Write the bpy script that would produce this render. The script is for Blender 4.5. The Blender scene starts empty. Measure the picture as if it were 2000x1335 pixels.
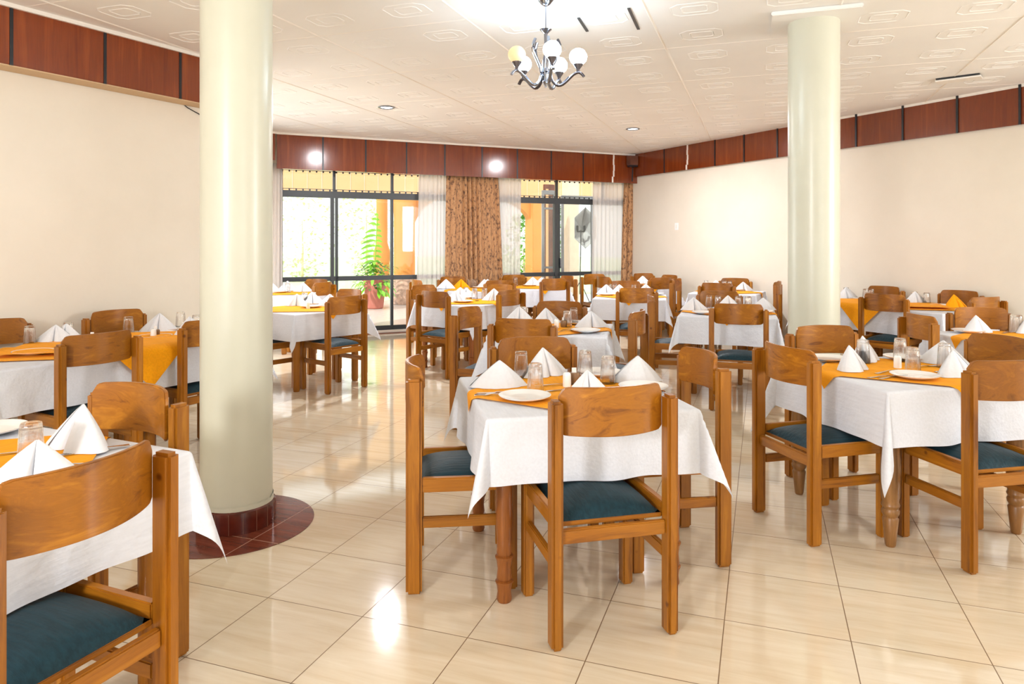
import bpy, bmesh, math, random
from mathutils import Vector, Matrix
PI = math.pi
SC = bpy.context.scene
COL = SC.collection

# ------------------------------------------------------------------ camera
FPX, HOR, EYE = 1385.0, 475.0, 1.42      # focal length (px of 2000), horizon row, eye height
cd = bpy.data.cameras.new('camera'); cam = bpy.data.objects.new('camera', cd); COL.objects.link(cam)
cam.location = (0, 0, EYE); cam.rotation_euler = (PI/2, 0, 0)
cd.sensor_width = 36; cd.lens = 36*FPX/2000; cd.shift_y = -(667.5-HOR)/2000
cd.clip_start = 0.05; cd.clip_end = 300
SC.camera = cam
# ------------------------------------------------------------------ colour management
SC.view_settings.view_transform = 'Standard'; SC.view_settings.look = 'None'
SC.view_settings.gamma = 1; SC.view_settings.use_curve_mapping = False
SC.view_settings.exposure = 0.32
SC.cycles.use_denoising = True
SC.cycles.max_bounces = 10; SC.cycles.diffuse_bounces = 5; SC.cycles.transparent_max_bounces = 16
SC.cycles.caustics_reflective = False; SC.cycles.caustics_refractive = False
# ------------------------------------------------------------------ world: bright overcast daylight
W = bpy.data.worlds.new('world'); SC.world = W; W.use_nodes = True
bg = W.node_tree.nodes['Background']; bg.inputs[0].default_value = (0.98, 0.98, 0.98, 1); bg.inputs[1].default_value = 1.7
def light(name, kind, loc, energy, color=(1, 1, 1), rot=None, target=None, **kw):
    l = bpy.data.lights.new(name, kind); l.energy = energy; l.color = color
    for k, v in kw.items(): setattr(l, k, v)
    o = bpy.data.objects.new(name, l); COL.objects.link(o); o.location = loc
    if target is not None:
        o.rotation_euler = (Vector(target)-Vector(loc)).to_track_quat('-Z', 'Y').to_euler()
    elif rot: o.rotation_euler = rot
    return o
# assumed lamps behind the camera, standing in for unseen daylight sources
light('assumed_rear_left_light', 'AREA', (-2.6, -2.2, 2.1), 130, (1, 0.98, 0.96), target=(0.8, 3.5, 0.4), shape='RECTANGLE', size=0.5, size_y=0.6)  # assumed bare lamp set by the shadow direction; no window built here
light('assumed_rear_right_light', 'AREA', (3.6, -2.3, 1.9), 25, (.95, 0.98, 1), target=(1.8, 5.0, 1.0), shape='RECTANGLE', size=2.4, size_y=1.8)  # assumed lamp behind the bare opening in the rear wall, no door
# added fill for the back half: behind the unseen recess window, and right of frame
light('recess_fill_light', 'AREA', (-4.35, 8.6, 1.5), 60, (.92, 0.97, 1), target=(0, 7.0, 0.3), shape='RECTANGLE', size=2.2, size_y=1.9)
light('side_fill_light', 'AREA', (7.2, 2.6, 1.9), 230, (.95, 0.98, 1), target=(2.5, 7.5, 1.6), shape='RECTANGLE', size=2.2, size_y=1.5)  # added lamp inside the solid right wall, no window behind it
# sun falling on the garden and terrace from behind the building
light('sun', 'SUN', (-15, -12, 28), 3.0, (1, 0.96, 0.88), target=(0, 12, 0), angle=0.01)

# ------------------------------------------------------------------ projection helpers (photo pixel -> place on a real plane)
def ray(u, v): return Vector(((u-1000)/FPX, 1.0, (HOR-v)/FPX))
def at_depth(u, v, Y): return Vector((0, 0, EYE)) + ray(u, v)*Y
def on_z(u, v, z): Y = (EYE-z)*FPX/(v-HOR); return Vector(((u-1000)/FPX*Y, Y, z))
def on_plane(u, v, P, n):
    r = ray(u, v); P = Vector((P[0], P[1], 0)); n = Vector((n[0], n[1], 0))
    t = (P.dot(n))/(r.dot(n)); return Vector((0, 0, EYE)) + r*t

# ------------------------------------------------------------------ material helpers
def new_mat(name):
    m = bpy.data.materials.new(name); m.use_nodes = True; nt = m.node_tree
    return m, nt, nt.nodes['Principled BSDF']
def N(nt, typ, **kw):
    n = nt.nodes.new(typ)
    for k, v in kw.items():
        if k.startswith('i_'):
            key = k[2:]; key = int(key) if key.isdigit() else key.replace('_', ' ')
            n.inputs[key].default_value = v
        else: setattr(n, k, v)
    return n
def L(nt, a, b): nt.links.new(a, b)
def ramp(nt, fac, stops):
    r = nt.nodes.new('ShaderNodeValToRGB'); e = r.color_ramp.elements
    while len(e) < len(stops): e.new(0.5)
    for el, (p, c) in zip(e, stops): el.position = p; el.color = (c[0], c[1], c[2], 1)
    L(nt, fac, r.inputs[0]); return r
def coords(nt, scale=(1, 1, 1), kind='Object', rot=(0, 0, 0), loc=(0, 0, 0), vt='POINT'):
    tc = nt.nodes.new('ShaderNodeTexCoord'); mp = nt.nodes.new('ShaderNodeMapping'); mp.vector_type = vt
    mp.inputs['Scale'].default_value = scale; mp.inputs['Rotation'].default_value = rot; mp.inputs['Location'].default_value = loc
    L(nt, tc.outputs[kind], mp.inputs[0]); return mp.outputs[0]
def bump(nt, bs, h, strength=0.3, dist=0.01):
    b = nt.nodes.new('ShaderNodeBump'); b.inputs['Strength'].default_value = strength; b.inputs['Distance'].default_value = dist
    L(nt, h, b.inputs['Height']); L(nt, b.outputs[0], bs.inputs['Normal'])
def simple(name, col, rough=0.5, metal=0.0, coat=0.0, noise=0.0, nscale=8, bmp=0.0, bscale=40, spec=0.5):
    m, nt, bs = new_mat(name)
    bs.inputs['Base Color'].default_value = (*col, 1); bs.inputs['Roughness'].default_value = rough
    bs.inputs['Metallic'].default_value = metal; bs.inputs['Coat Weight'].default_value = coat
    bs.inputs['Specular IOR Level'].default_value = spec
    if noise:
        v = coords(nt); n = N(nt, 'ShaderNodeTexNoise', i_Scale=nscale, i_Detail=4); L(nt, v, n.inputs[0])
        r = ramp(nt, n.outputs[0], [(0.3, [c*(1-noise) for c in col]), (0.7, [min(1, c*(1+noise)) for c in col])])
        L(nt, r.outputs[0], bs.inputs['Base Color'])
    if bmp:
        v = coords(nt); n = N(nt, 'ShaderNodeTexNoise', i_Scale=bscale, i_Detail=3); L(nt, v, n.inputs[0])
        bump(nt, bs, n.outputs[0], bmp)
    return m
def wood(name, scale, dark, mid, lite, rough=0.36, knots=True, warp=0.4, coat=0.05):
    m, nt, bs = new_mat(name)
    tc = nt.nodes.new('ShaderNodeTexCoord'); oi = nt.nodes.new('ShaderNodeObjectInfo')
    sh = N(nt, 'ShaderNodeVectorMath', operation='SCALE'); comb = N(nt, 'ShaderNodeCombineXYZ')
    L(nt, oi.outputs['Random'], comb.inputs[0]); L(nt, oi.outputs['Random'], comb.inputs[1]); L(nt, oi.outputs['Random'], comb.inputs[2])
    L(nt, comb.outputs[0], sh.inputs[0]); sh.inputs['Scale'].default_value = 13.7
    add = N(nt, 'ShaderNodeVectorMath', operation='ADD'); L(nt, tc.outputs['Object'], add.inputs[0]); L(nt, sh.outputs[0], add.inputs[1])
    mp = nt.nodes.new('ShaderNodeMapping'); mp.inputs['Scale'].default_value = scale; L(nt, add.outputs[0], mp.inputs[0])
    n1 = N(nt, 'ShaderNodeTexNoise', i_Scale=1.0, i_Detail=7, i_Roughness=0.62, i_Distortion=warp); L(nt, mp.outputs[0], n1.inputs[0])
    r = ramp(nt, n1.outputs[0], [(0.32, dark), (0.46, mid), (0.52, [c*.86 for c in mid]), (0.56, mid), (0.70, lite)])
    out = r.outputs[0]
    n2 = N(nt, 'ShaderNodeTexNoise', i_Scale=3.0, i_Detail=2); L(nt, add.outputs[0], n2.inputs[0])
    hue = N(nt, 'ShaderNodeMixRGB', blend_type='MULTIPLY'); hue.inputs[0].default_value = 0.7
    r2 = ramp(nt, n2.outputs[0], [(0.3, (0.78, 0.68, 0.55)), (0.7, (1.0, 1.0, 1.0))]); L(nt, out, hue.inputs[1]); L(nt, r2.outputs[0], hue.inputs[2]); out = hue.outputs[0]
    if knots:
        vo = N(nt, 'ShaderNodeTexVoronoi', i_Scale=7.0); L(nt, add.outputs[0], vo.inputs[0])
        kr = ramp(nt, vo.outputs['Distance'], [(0.04, (0.25, 0.13, 0.07)), (0.10, (1, 1, 1))])
        km = N(nt, 'ShaderNodeMixRGB', blend_type='MULTIPLY'); km.inputs[0].default_value = 0.85
        L(nt, out, km.inputs[1]); L(nt, kr.outputs[0], km.inputs[2]); out = km.outputs[0]
    var = N(nt, 'ShaderNodeMapRange'); var.inputs[3].default_value = 0.85; var.inputs[4].default_value = 1.12
    L(nt, oi.outputs['Random'], var.inputs[0])
    vm = N(nt, 'ShaderNodeVectorMath', operation='SCALE'); L(nt, out, vm.inputs[0]); L(nt, var.outputs[0], vm.inputs['Scale'])
    L(nt, vm.outputs[0], bs.inputs['Base Color'])
    bs.inputs['Roughness'].default_value = rough; bs.inputs['Coat Weight'].default_value = coat; bs.inputs['Coat Roughness'].default_value = 0.15; bs.inputs['Specular IOR Level'].default_value = 0.4
    bump(nt, bs, n1.outputs[0], 0.08, 0.004)
    return m
M = {}
D_, M_, L_ = (0.17, 0.053, 0.004), (0.36, 0.132, 0.008), (0.49, 0.205, 0.016)
M['wood_z'] = wood('pine_upright', (22, 22, 1.6), D_, M_, L_)
M['wood_x'] = wood('pine_crosswise', (1.6, 22, 22), D_, M_, L_)
M['wood_y'] = wood('pine_lengthwise', (22, 1.6, 22), D_, M_, L_)
M['slat'] = wood('veneered_backrest', (3.0, 9, 13), (0.17, 0.053, 0.004), (0.33, 0.118, 0.007), (0.46, 0.185, 0.013), rough=0.33, knots=False, warp=2.2, coat=0.10)
M['turned'] = wood('turned_leg_wood', (18, 18, 2), (0.17, 0.05, 0.012), (0.33, 0.11, 0.022), (0.45, 0.17, 0.04))
M['brown_leg'] = wood('dark_turned_leg_wood', (18, 18, 2), (0.13, 0.06, 0.02), (0.27, 0.13, 0.04), (0.36, 0.18, 0.06))
M['mahogany'] = wood('mahogany_panel', (16, 16, 0.8), (0.15, 0.024, 0.004), (0.22, 0.042, 0.007), (0.29, 0.066, 0.012), rough=0.16, knots=False, warp=0.2, coat=0.5)
def fabric(name, col, rough=0.8, thread=500, streak=0.1, bmp=0.15, trans=0.0, crease=0.0):
    m, nt, bs = new_mat(name)
    v = coords(nt, (60, 6, 60)); n = N(nt, 'ShaderNodeTexNoise', i_Scale=1.5, i_Detail=5); L(nt, v, n.inputs[0])
    r = ramp(nt, n.outputs[0], [(0.35, [c*(1-streak) for c in col]), (0.65, [min(1, c*(1+streak)) for c in col])])
    L(nt, r.outputs[0], bs.inputs['Base Color']); bs.inputs['Roughness'].default_value = rough
    bs.inputs['Sheen Weight'].default_value = 0.02; bs.inputs['Specular IOR Level'].default_value = 0.2
    v2 = coords(nt); n2 = N(nt, 'ShaderNodeTexNoise', i_Scale=9, i_Detail=4); L(nt, v2, n2.inputs[0])
    mix = N(nt, 'ShaderNodeMath', operation='ADD'); L(nt, n.outputs[0], mix.inputs[0])
    sc = N(nt, 'ShaderNodeMath', operation='MULTIPLY'); sc.inputs[1].default_value = 1+crease*6; L(nt, n2.outputs[0], sc.inputs[0]); L(nt, sc.outputs[0], mix.inputs[1])
    bump(nt, bs, mix.outputs[0], bmp, 0.01)
    if trans:
        tr = nt.nodes.new('ShaderNodeBsdfTranslucent'); tr.inputs[0].default_value = (*col, 1)
        mx = nt.nodes.new('ShaderNodeMixShader'); mx.inputs[0].default_value = trans
        out = nt.nodes['Material Output']; L(nt, bs.outputs[0], mx.inputs[1]); L(nt, tr.outputs[0], mx.inputs[2]); L(nt, mx.outputs[0], out.inputs[0])
    return m
M['cloth'] = fabric('white_cotton', (0.74, 0.77, 0.84), streak=0.03, trans=0.12, crease=1.0, bmp=0.2)
M['napkin'] = fabric('white_napkin_cotton', (0.79, 0.81, 0.85), streak=0.02, trans=0.1, bmp=0.12)
M['orange'] = fabric('orange_cotton', (0.93, 0.37, 0.003), streak=0.05, bmp=0.2, crease=0.6, trans=0.08)
M['seat'] = fabric('teal_seat_fabric', (0.007, 0.030, 0.043), rough=0.55, streak=0.22, bmp=0.3)
M['glaze'] = simple('white_porcelain', (0.88, 0.88, 0.87), 0.08, coat=0.5)
M['steel'] = simple('cutlery_steel', (0.62, 0.61, 0.60), 0.14, 1.0)
M['chrome'] = simple('blued_chrome', (0.30, 0.32, 0.38), 0.15, 1.0)
M['dark_metal'] = simple('dark_ribbon_metal', (0.10, 0.09, 0.10), 0.2, 0.9)
M['frame'] = simple('dark_grey_frame_paint', (0.035, 0.04, 0.045), 0.35)
M['frame_pale'] = simple('grey_metal_frame', (0.35, 0.36, 0.38), 0.4, 0.5)
M['black'] = simple('black_gap_strip', (0.008, 0.010, 0.014), 0.3)
M['white_trim'] = simple('white_cornice_paint', (0.80, 0.76, 0.70), 0.5)
M['pepper'] = simple('brown_pepper', (0.22, 0.12, 0.05), 0.4)
M['paper'] = simple('white_sachet_paper', (0.85, 0.83, 0.80), 0.6)
def wallpaint(name, a, b, rough=0.55, spec=0.35):
    m, nt, bs = new_mat(name)
    v = coords(nt); n = N(nt, 'ShaderNodeTexNoise', i_Scale=1.6, i_Detail=6, i_Roughness=0.6); L(nt, v, n.inputs[0])
    r = ramp(nt, n.outputs[0], [(0.35, a), (0.65, b)]); L(nt, r.outputs[0], bs.inputs['Base Color'])
    bs.inputs['Roughness'].default_value = rough; bs.inputs['Specular IOR Level'].default_value = spec
    n2 = N(nt, 'ShaderNodeTexNoise', i_Scale=26, i_Detail=4); L(nt, v, n2.inputs[0]); bump(nt, bs, n2.outputs[0], 0.12, 0.006)
    return m
M['wall'] = wallpaint('cream_wall_plaster', (0.74, 0.68, 0.58), (0.78, 0.72, 0.62), 0.35)
M['under'] = simple('pelmet_underside_paint', (0.60, 0.42, 0.24), 0.6)
M['column'] = wallpaint('glossy_cream_column_paint', (0.56, 0.56, 0.46), (0.60, 0.60, 0.50), 0.3, 0.5)
# ceiling: warm white, two brownish water stains near the back wall
m, nt, bs = new_mat('white_ceiling_board'); M['ceiling'] = m
v = coords(nt); n = N(nt, 'ShaderNodeTexNoise', i_Scale=1.3, i_Detail=5); L(nt, v, n.inputs[0])
r = ramp(nt, n.outputs[0], [(0.35, (0.80, 0.79, 0.77)), (0.65, (0.84, 0.83, 0.81))])
g = N(nt, 'ShaderNodeVectorMath', operation='DISTANCE'); tcn = nt.nodes.new('ShaderNodeTexCoord')
mpn = nt.nodes.new('ShaderNodeMapping'); mpn.inputs['Scale'].default_value = (0.75, 1.9, 0); mpn.inputs['Rotation'].default_value = (0, 0, math.radians(-24)); L(nt, tcn.outputs['Object'], mpn.inputs[0])
cen = Matrix.Rotation(math.radians(-24), 4, 'Z') @ Vector((-2.3*0.75, 10.35*1.9, 0))
rot_c = Matrix.Rotation(math.radians(-24), 3, 'Z') @ Vector((-2.3*0.75, 10.35*1.9, 0)); g.inputs[1].default_value = rot_c
L(nt, mpn.outputs[0], g.inputs[0])
nz = N(nt, 'ShaderNodeTexNoise', i_Scale=2.2, i_Detail=5); L(nt, v, nz.inputs[0])
ad = N(nt, 'ShaderNodeMath', operation='MULTIPLY_ADD'); ad.inputs[1].default_value = 1.6; L(nt, nz.outputs[0], ad.inputs[0]); L(nt, g.outputs['Value'], ad.inputs[2])
sr = ramp(nt, ad.outputs[0], [(0.55, (0.45, 0.45, 0.45)), (1.0, (0, 0, 0))])
sr.color_ramp.elements[0].position = 0.4; sr.color_ramp.elements[1].position = 1.0
mx = N(nt, 'ShaderNodeMixRGB'); L(nt, sr.outputs[0], mx.inputs[0]); L(nt, r.outputs[0], mx.inputs[1]); mx.inputs[2].default_value = (0.72, 0.50, 0.30, 1)
L(nt, mx.outputs[0], bs.inputs['Base Color']); bs.inputs['Roughness'].default_value = 0.6
# floor tiles
TH, TS, TA = -0.339, 0.4336, (-0.5694, 2.6995)
def tilemat(name, cols, grout, rough, size=TS, off=TA, th=TH, wid=0.0042, streak=(0.9, 9.0), coat=0.0):
    m, nt, bs = new_mat(name)
    v = coords(nt, (size, size, 1), rot=(0, 0, th), loc=(off[0], off[1], 0), vt='TEXTURE')
    fr = N(nt, 'ShaderNodeVectorMath', operation='FRACTION'); L(nt, v, fr.inputs[0])
    fl = N(nt, 'ShaderNodeVectorMath', operation='FLOOR'); L(nt, v, fl.inputs[0])
    sep = N(nt, 'ShaderNodeSeparateXYZ'); L(nt, fr.outputs[0], sep.inputs[0])
    ms = []
    for k in (0, 1):
        s = N(nt, 'ShaderNodeMath', operation='SUBTRACT'); s.inputs[1].default_value = 0.5; L(nt, sep.outputs[k], s.inputs[0])
        a = N(nt, 'ShaderNodeMath', operation='ABSOLUTE'); L(nt, s.outputs[0], a.inputs[0]); ms.append(a)
    mxx = N(nt, 'ShaderNodeMath', operation='MAXIMUM'); L(nt, ms[0].outputs[0], mxx.inputs[0]); L(nt, ms[1].outputs[0], mxx.inputs[1])
    gm = N(nt, 'ShaderNodeMapRange'); gm.inputs[1].default_value = 0.5-wid*1.3; gm.inputs[2].default_value = 0.5-wid*0.7; L(nt, mxx.outputs[0], gm.inputs[0])
    wn = N(nt, 'ShaderNodeTexWhiteNoise'); L(nt, fl.outputs[0], wn.inputs[0])
    mp = N(nt, 'ShaderNodeMapping'); mp.inputs['Scale'].default_value = (streak[0], streak[1], 1); L(nt, v, mp.inputs[0])
    off2 = N(nt, 'ShaderNodeVectorMath', operation='MULTIPLY_ADD'); off2.inputs[1].default_value = (9, 9, 9); L(nt, wn.outputs['Color'], off2.inputs[0]); L(nt, mp.outputs[0], off2.inputs[2])
    n1 = N(nt, 'ShaderNodeTexNoise', i_Scale=1.2, i_Detail=6, i_Roughness=0.6, i_Distortion=0.5); L(nt, off2.outputs[0], n1.inputs[0])
    r = ramp(nt, n1.outputs[0], [(0.28, cols[0]), (0.5, cols[1]), (0.74, cols[2])])
    mix = N(nt, 'ShaderNodeMixRGB'); L(nt, gm.outputs[0], mix.inputs[0]); L(nt, r.outputs[0], mix.inputs[1]); mix.inputs[2].default_value = (*grout, 1)
    L(nt, mix.outputs[0], bs.inputs['Base Color'])
    rr = N(nt, 'ShaderNodeMapRange'); rr.inputs[3].default_value = rough; rr.inputs[4].default_value = 0.7; L(nt, gm.outputs[0], rr.inputs[0]); L(nt, rr.outputs[0], bs.inputs['Roughness'])
    n3 = N(nt, 'ShaderNodeTexNoise', i_Scale=7, i_Detail=3); L(nt, v, n3.inputs[0])
    hh = N(nt, 'ShaderNodeMath', operation='MULTIPLY_ADD'); hh.inputs[1].default_value = -1.0; L(nt, gm.outputs[0], hh.inputs[0])
    h3 = N(nt, 'ShaderNodeMath', operation='MULTIPLY'); h3.inputs[1].default_value = 0.12; L(nt, n3.outputs[0], h3.inputs[0]); L(nt, h3.outputs[0], hh.inputs[2])
    bump(nt, bs, hh.outputs[0], 0.35, 0.002)
    bs.inputs['Coat Weight'].default_value = coat; bs.inputs['Coat Roughness'].default_value = rough
    return m
M['floor'] = tilemat('polished_cream_tile', [(0.64, 0.52, 0.36), (0.70, 0.595, 0.44), (0.745, 0.66, 0.52)], (0.20, 0.12, 0.06), 0.075, coat=0.35)
M['redtile'] = tilemat('red_brown_floor_tile', [(0.10, 0.022, 0.012), (0.16, 0.038, 0.020), (0.24, 0.06, 0.035)], (0.45, 0.25, 0.16), 0.15)
M['grout'] = simple('pinkish_grout', (0.30, 0.14, 0.09), 0.7)
M['redbase'] = simple('dark_red_base_tile', (0.09, 0.014, 0.008), 0.15, noise=0.4, nscale=12)
# glass
def thin_glass(name, tint=(1, 1, 1), refl=1.0):
    m, nt, bs = new_mat(name); nt.nodes.remove(bs)
    t = nt.nodes.new('ShaderNodeBsdfTransparent'); t.inputs[0].default_value = (*tint, 1)
    g = nt.nodes.new('ShaderNodeBsdfGlossy'); g.inputs['Roughness'].default_value = 0.02
    f = nt.nodes.new('ShaderNodeFresnel'); f.inputs[0].default_value = 1.45
    mu = N(nt, 'ShaderNodeMath', operation='MULTIPLY'); mu.inputs[1].default_value = refl; L(nt, f.outputs[0], mu.inputs[0])
    mx = nt.nodes.new('ShaderNodeMixShader'); L(nt, mu.outputs[0], mx.inputs[0]); L(nt, t.outputs[0], mx.inputs[1]); L(nt, g.outputs[0], mx.inputs[2])
    L(nt, mx.outputs[0], nt.nodes['Material Output'].inputs[0]); return m
M['pane'] = thin_glass('window_glass', (0.97, 0.99, 0.98))
m, nt, bs = new_mat('tumbler_glass'); M['glass'] = m
bs.inputs['Transmission Weight'].default_value = 1; bs.inputs['Roughness'].default_value = 0.0; bs.inputs['IOR'].default_value = 1.45; bs.inputs['Base Color'].default_value = (1, 1, 1, 1)
gt = nt.nodes.new('ShaderNodeBsdfTransparent'); gt.inputs[0].default_value = (1, 1, 1, 1)
gm_ = nt.nodes.new('ShaderNodeMixShader'); gm_.inputs[0].default_value = 0.3
L(nt, bs.outputs[0], gm_.inputs[1]); L(nt, gt.outputs[0], gm_.inputs[2]); L(nt, gm_.outputs[0], nt.nodes['Material Output'].inputs[0])
# sheer and brown curtains
m, nt, bs = new_mat('sheer_white_voile'); M['sheer'] = m
bs.inputs['Base Color'].default_value = (0.9, 0.87, 0.86, 1); bs.inputs['Roughness'].default_value = 0.8
tr = nt.nodes.new('ShaderNodeBsdfTranslucent'); tr.inputs[0].default_value = (0.97, 0.95, 0.94, 1)
tp = nt.nodes.new('ShaderNodeBsdfTransparent')
m1 = nt.nodes.new('ShaderNodeMixShader'); m1.inputs[0].default_value = 0.6; L(nt, bs.outputs[0], m1.inputs[1]); L(nt, tr.outputs[0], m1.inputs[2])
m2 = nt.nodes.new('ShaderNodeMixShader'); m2.inputs[0].default_value = 0.38; L(nt, m1.outputs[0], m2.inputs[1]); L(nt, tp.outputs[0], m2.inputs[2])
L(nt, m2.outputs[0], nt.nodes['Material Output'].inputs[0])
m, nt, bs = new_mat('brown_blotched_velvet'); M['curtain'] = m
v = coords(nt, (1, 1, 0.45)); n = N(nt, 'ShaderNodeTexNoise', i_Scale=34, i_Detail=4, i_Roughness=0.7); L(nt, v, n.inputs[0])
r = ramp(nt, n.outputs[0], [(0.40, (0.10, 0.040, 0.015)), (0.47, (0.42, 0.21, 0.085)), (0.7, (0.52, 0.28, 0.12))])
L(nt, r.outputs[0], bs.inputs['Base Color']); bs.inputs['Roughness'].default_value = 0.6; bs.inputs['Sheen Weight'].default_value = 0.3
M['orange_wall'] = simple('orange_terrace_render', (0.66, 0.26, 0.055), 0.7, noise=0.08, nscale=2)
M['peach_board'] = simple('peach_boarding', (0.72, 0.42, 0.20), 0.7)
M['terracotta'] = simple('terracotta_pot', (0.50, 0.17, 0.13), 0.7, noise=0.1, nscale=5)
M['stone'] = simple('mottled_stone_cladding', (0.50, 0.33, 0.25), 0.7, noise=0.35, nscale=14)
M['patio'] = simple('pale_patio_paving', (0.62, 0.54, 0.50), 0.25, noise=0.05)
M['lawn'] = simple('sunlit_lawn', (0.55, 0.66, 0.38), 0.9, noise=0.15, nscale=3)
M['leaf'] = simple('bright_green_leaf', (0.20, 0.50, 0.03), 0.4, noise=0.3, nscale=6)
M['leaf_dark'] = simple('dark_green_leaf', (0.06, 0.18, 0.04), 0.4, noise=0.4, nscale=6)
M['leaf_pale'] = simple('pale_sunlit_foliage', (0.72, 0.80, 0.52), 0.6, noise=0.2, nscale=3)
M['beige_out'] = simple('beige_outer_wall', (0.72, 0.56, 0.42), 0.7, noise=0.05)
M['brown_door'] = simple('brown_door_stain', (0.16, 0.06, 0.035), 0.4, noise=0.3, nscale=5)
M['umbrella_silver'] = simple('silver_grey_umbrella_fabric', (0.42, 0.41, 0.41), 0.5)
def emit(name, col, s):
    m, nt, bs = new_mat(name); bs.inputs['Base Color'].default_value = (0.8, 0.8, 0.8, 1)
    bs.inputs['Emission Color'].default_value = (*col, 1); bs.inputs['Emission Strength'].default_value = s; return m
M['globe'] = emit('lit_crackle_globe', (0.68, 0.86, 1.0), 48.0)
M['globe_amber'] = emit('dim_amber_crackle_globe', (1.0, 0.72, 0.40), 0.55); M['globe_amber'].node_tree.nodes['Principled BSDF'].inputs['Base Color'].default_value = (0.55, 0.36, 0.18, 1)
M['downlight'] = emit('lit_downlight_lens', (0.85, 0.93, 1.0), 14.0)

# ------------------------------------------------------------------ geometry helpers
class G:
    """collects geometry for ONE mesh"""
    def __init__(s): s.v = []; s.f = []
    def add(s, vs, fs, mt=None):
        k = len(s.v)
        s.v += [tuple(mt @ Vector(p)) if mt else tuple(p) for p in vs]
        s.f += [tuple(i+k for i in f) for f in fs]; return s
    def box(s, a, b, mt=None):
        x0, y0, z0 = a; x1, y1, z1 = b
        return s.add([(x0,y0,z0),(x1,y0,z0),(x1,y1,z0),(x0,y1,z0),(x0,y0,z1),(x1,y0,z1),(x1,y1,z1),(x0,y1,z1)],
                     [(0,3,2,1),(4,5,6,7),(0,1,5,4),(1,2,6,5),(2,3,7,6),(3,0,4,7)], mt)
    def lathe(s, prof, n=20, c=(0, 0, 0), cap=True, flute=0, amp=0, mt=None):
        vs = []; fs = []
        for (r, z) in prof:
            for i in range(n):
                a = 2*PI*i/n; rr = r*(1+(amp*math.cos(flute*a) if flute else 0))
                vs.append((c[0]+rr*math.cos(a), c[1]+rr*math.sin(a), c[2]+z))
        m_ = len(prof)
        for j in range(m_-1):
            for i in range(n):
                i2 = (i+1) % n; fs.append((j*n+i, j*n+i2, (j+1)*n+i2, (j+1)*n+i))
        if cap: fs.append(tuple(range(n-1, -1, -1))); fs.append(tuple((m_-1)*n+i for i in range(n)))
        return s.add(vs, fs, mt)
    def tube(s, pts, r, n=8, closed=False, flat=1.0):
        pts = [Vector(p) for p in pts]; rings = []
        for i, p in enumerate(pts):
            d = (pts[min(i+1, len(pts)-1)]-pts[max(i-1, 0)]).normalized()
            u = d.cross(Vector((0, 0, 1)));
            if u.length < 1e-3: u = Vector((1, 0, 0))
            u.normalize(); w = d.cross(u).normalized(); rr = r[i] if isinstance(r, (list, tuple)) else r
            rings.append([p+(u*math.cos(2*PI*k/n)*flat+w*math.sin(2*PI*k/n))*rr for k in range(n)])
        vs = [tuple(q) for rg in rings for q in rg]; fs = []
        for j in range(len(rings)-1):
            for k in range(n):
                k2 = (k+1) % n; fs.append((j*n+k, j*n+k2, (j+1)*n+k2, (j+1)*n+k))
        fs.append(tuple(range(n-1, -1, -1))); fs.append(tuple((len(rings)-1)*n+k for k in range(n)))
        return s.add(vs, fs)
    def grid(s, fn, nu, nv, closed_u=False):
        vs = [tuple(fn(i/nu, j/nv)) for j in range(nv+1) for i in range(nu+1)]; w = nu+1
        return s.add(vs, [(j*w+i, j*w+i+1, (j+1)*w+i+1, (j+1)*w+i) for j in range(nv) for i in range(nu)])
    def prism(s, pts2, z0, z1):
        n = len(pts2); vs = [(x, y, z0) for x, y in pts2]+[(x, y, z1) for x, y in pts2]
        fs = [tuple(range(n-1, -1, -1)), tuple(range(n, 2*n))]+[(i, (i+1) % n, n+(i+1) % n, n+i) for i in range(n)]
        return s.add(vs, fs)
    def mesh(s, name, mat, bevel=0, seg=2, smooth=False, auto=None):
        me = bpy.data.meshes.new(name); me.from_pydata(s.v, [], s.f); me.update()
        bm = bmesh.new(); bm.from_mesh(me)
        if bevel:
            bmesh.ops.remove_doubles(bm, verts=bm.verts, dist=1e-5)
            es = [e for e in bm.edges if e.is_manifold and e.calc_face_angle(0) > 0.6]
            bmesh.ops.bevel(bm, geom=es, offset=bevel, segments=seg, affect='EDGES', clamp_overlap=True)
        bmesh.ops.recalc_face_normals(bm, faces=bm.faces)
        bm.to_mesh(me); bm.free()
        if smooth or bevel:
            for p in me.polygons: p.use_smooth = True
            ang = auto if auto else (0.7 if bevel else 1.0)
            try: me.set_sharp_from_angle(angle=ang)
            except Exception: pass
        me.materials.append(mat); return me
def link(name, me, parent=None, loc=None, rz=None):
    o = bpy.data.objects.new(name, me); COL.objects.link(o)
    if parent: o.parent = parent
    if loc is not None: o.location = loc
    if rz is not None: o.rotation_euler = (0, 0, rz)
    return o
def tag(o, label, cat, group=None, kind=None):
    if label: o['label'] = label
    if cat: o['category'] = cat
    if group: o['group'] = group
    if kind: o['kind'] = kind
    return o
def empty(name, loc=(0, 0, 0), rz=0):
    o = bpy.data.objects.new(name, None); COL.objects.link(o); o.location = loc; o.rotation_euler = (0, 0, rz); o.empty_display_size = 0.1; return o
def struct(name, me, loc=None, rz=None, label=None):
    o = link(name, me, None, loc, rz); o['kind'] = 'structure'
    if label: o['label'] = label
    return o
def copy_tree(o, parent=None):
    c = o.copy(); COL.objects.link(c); c.parent = parent
    for ch in list(o.children): copy_tree(ch, c)
    return c

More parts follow.
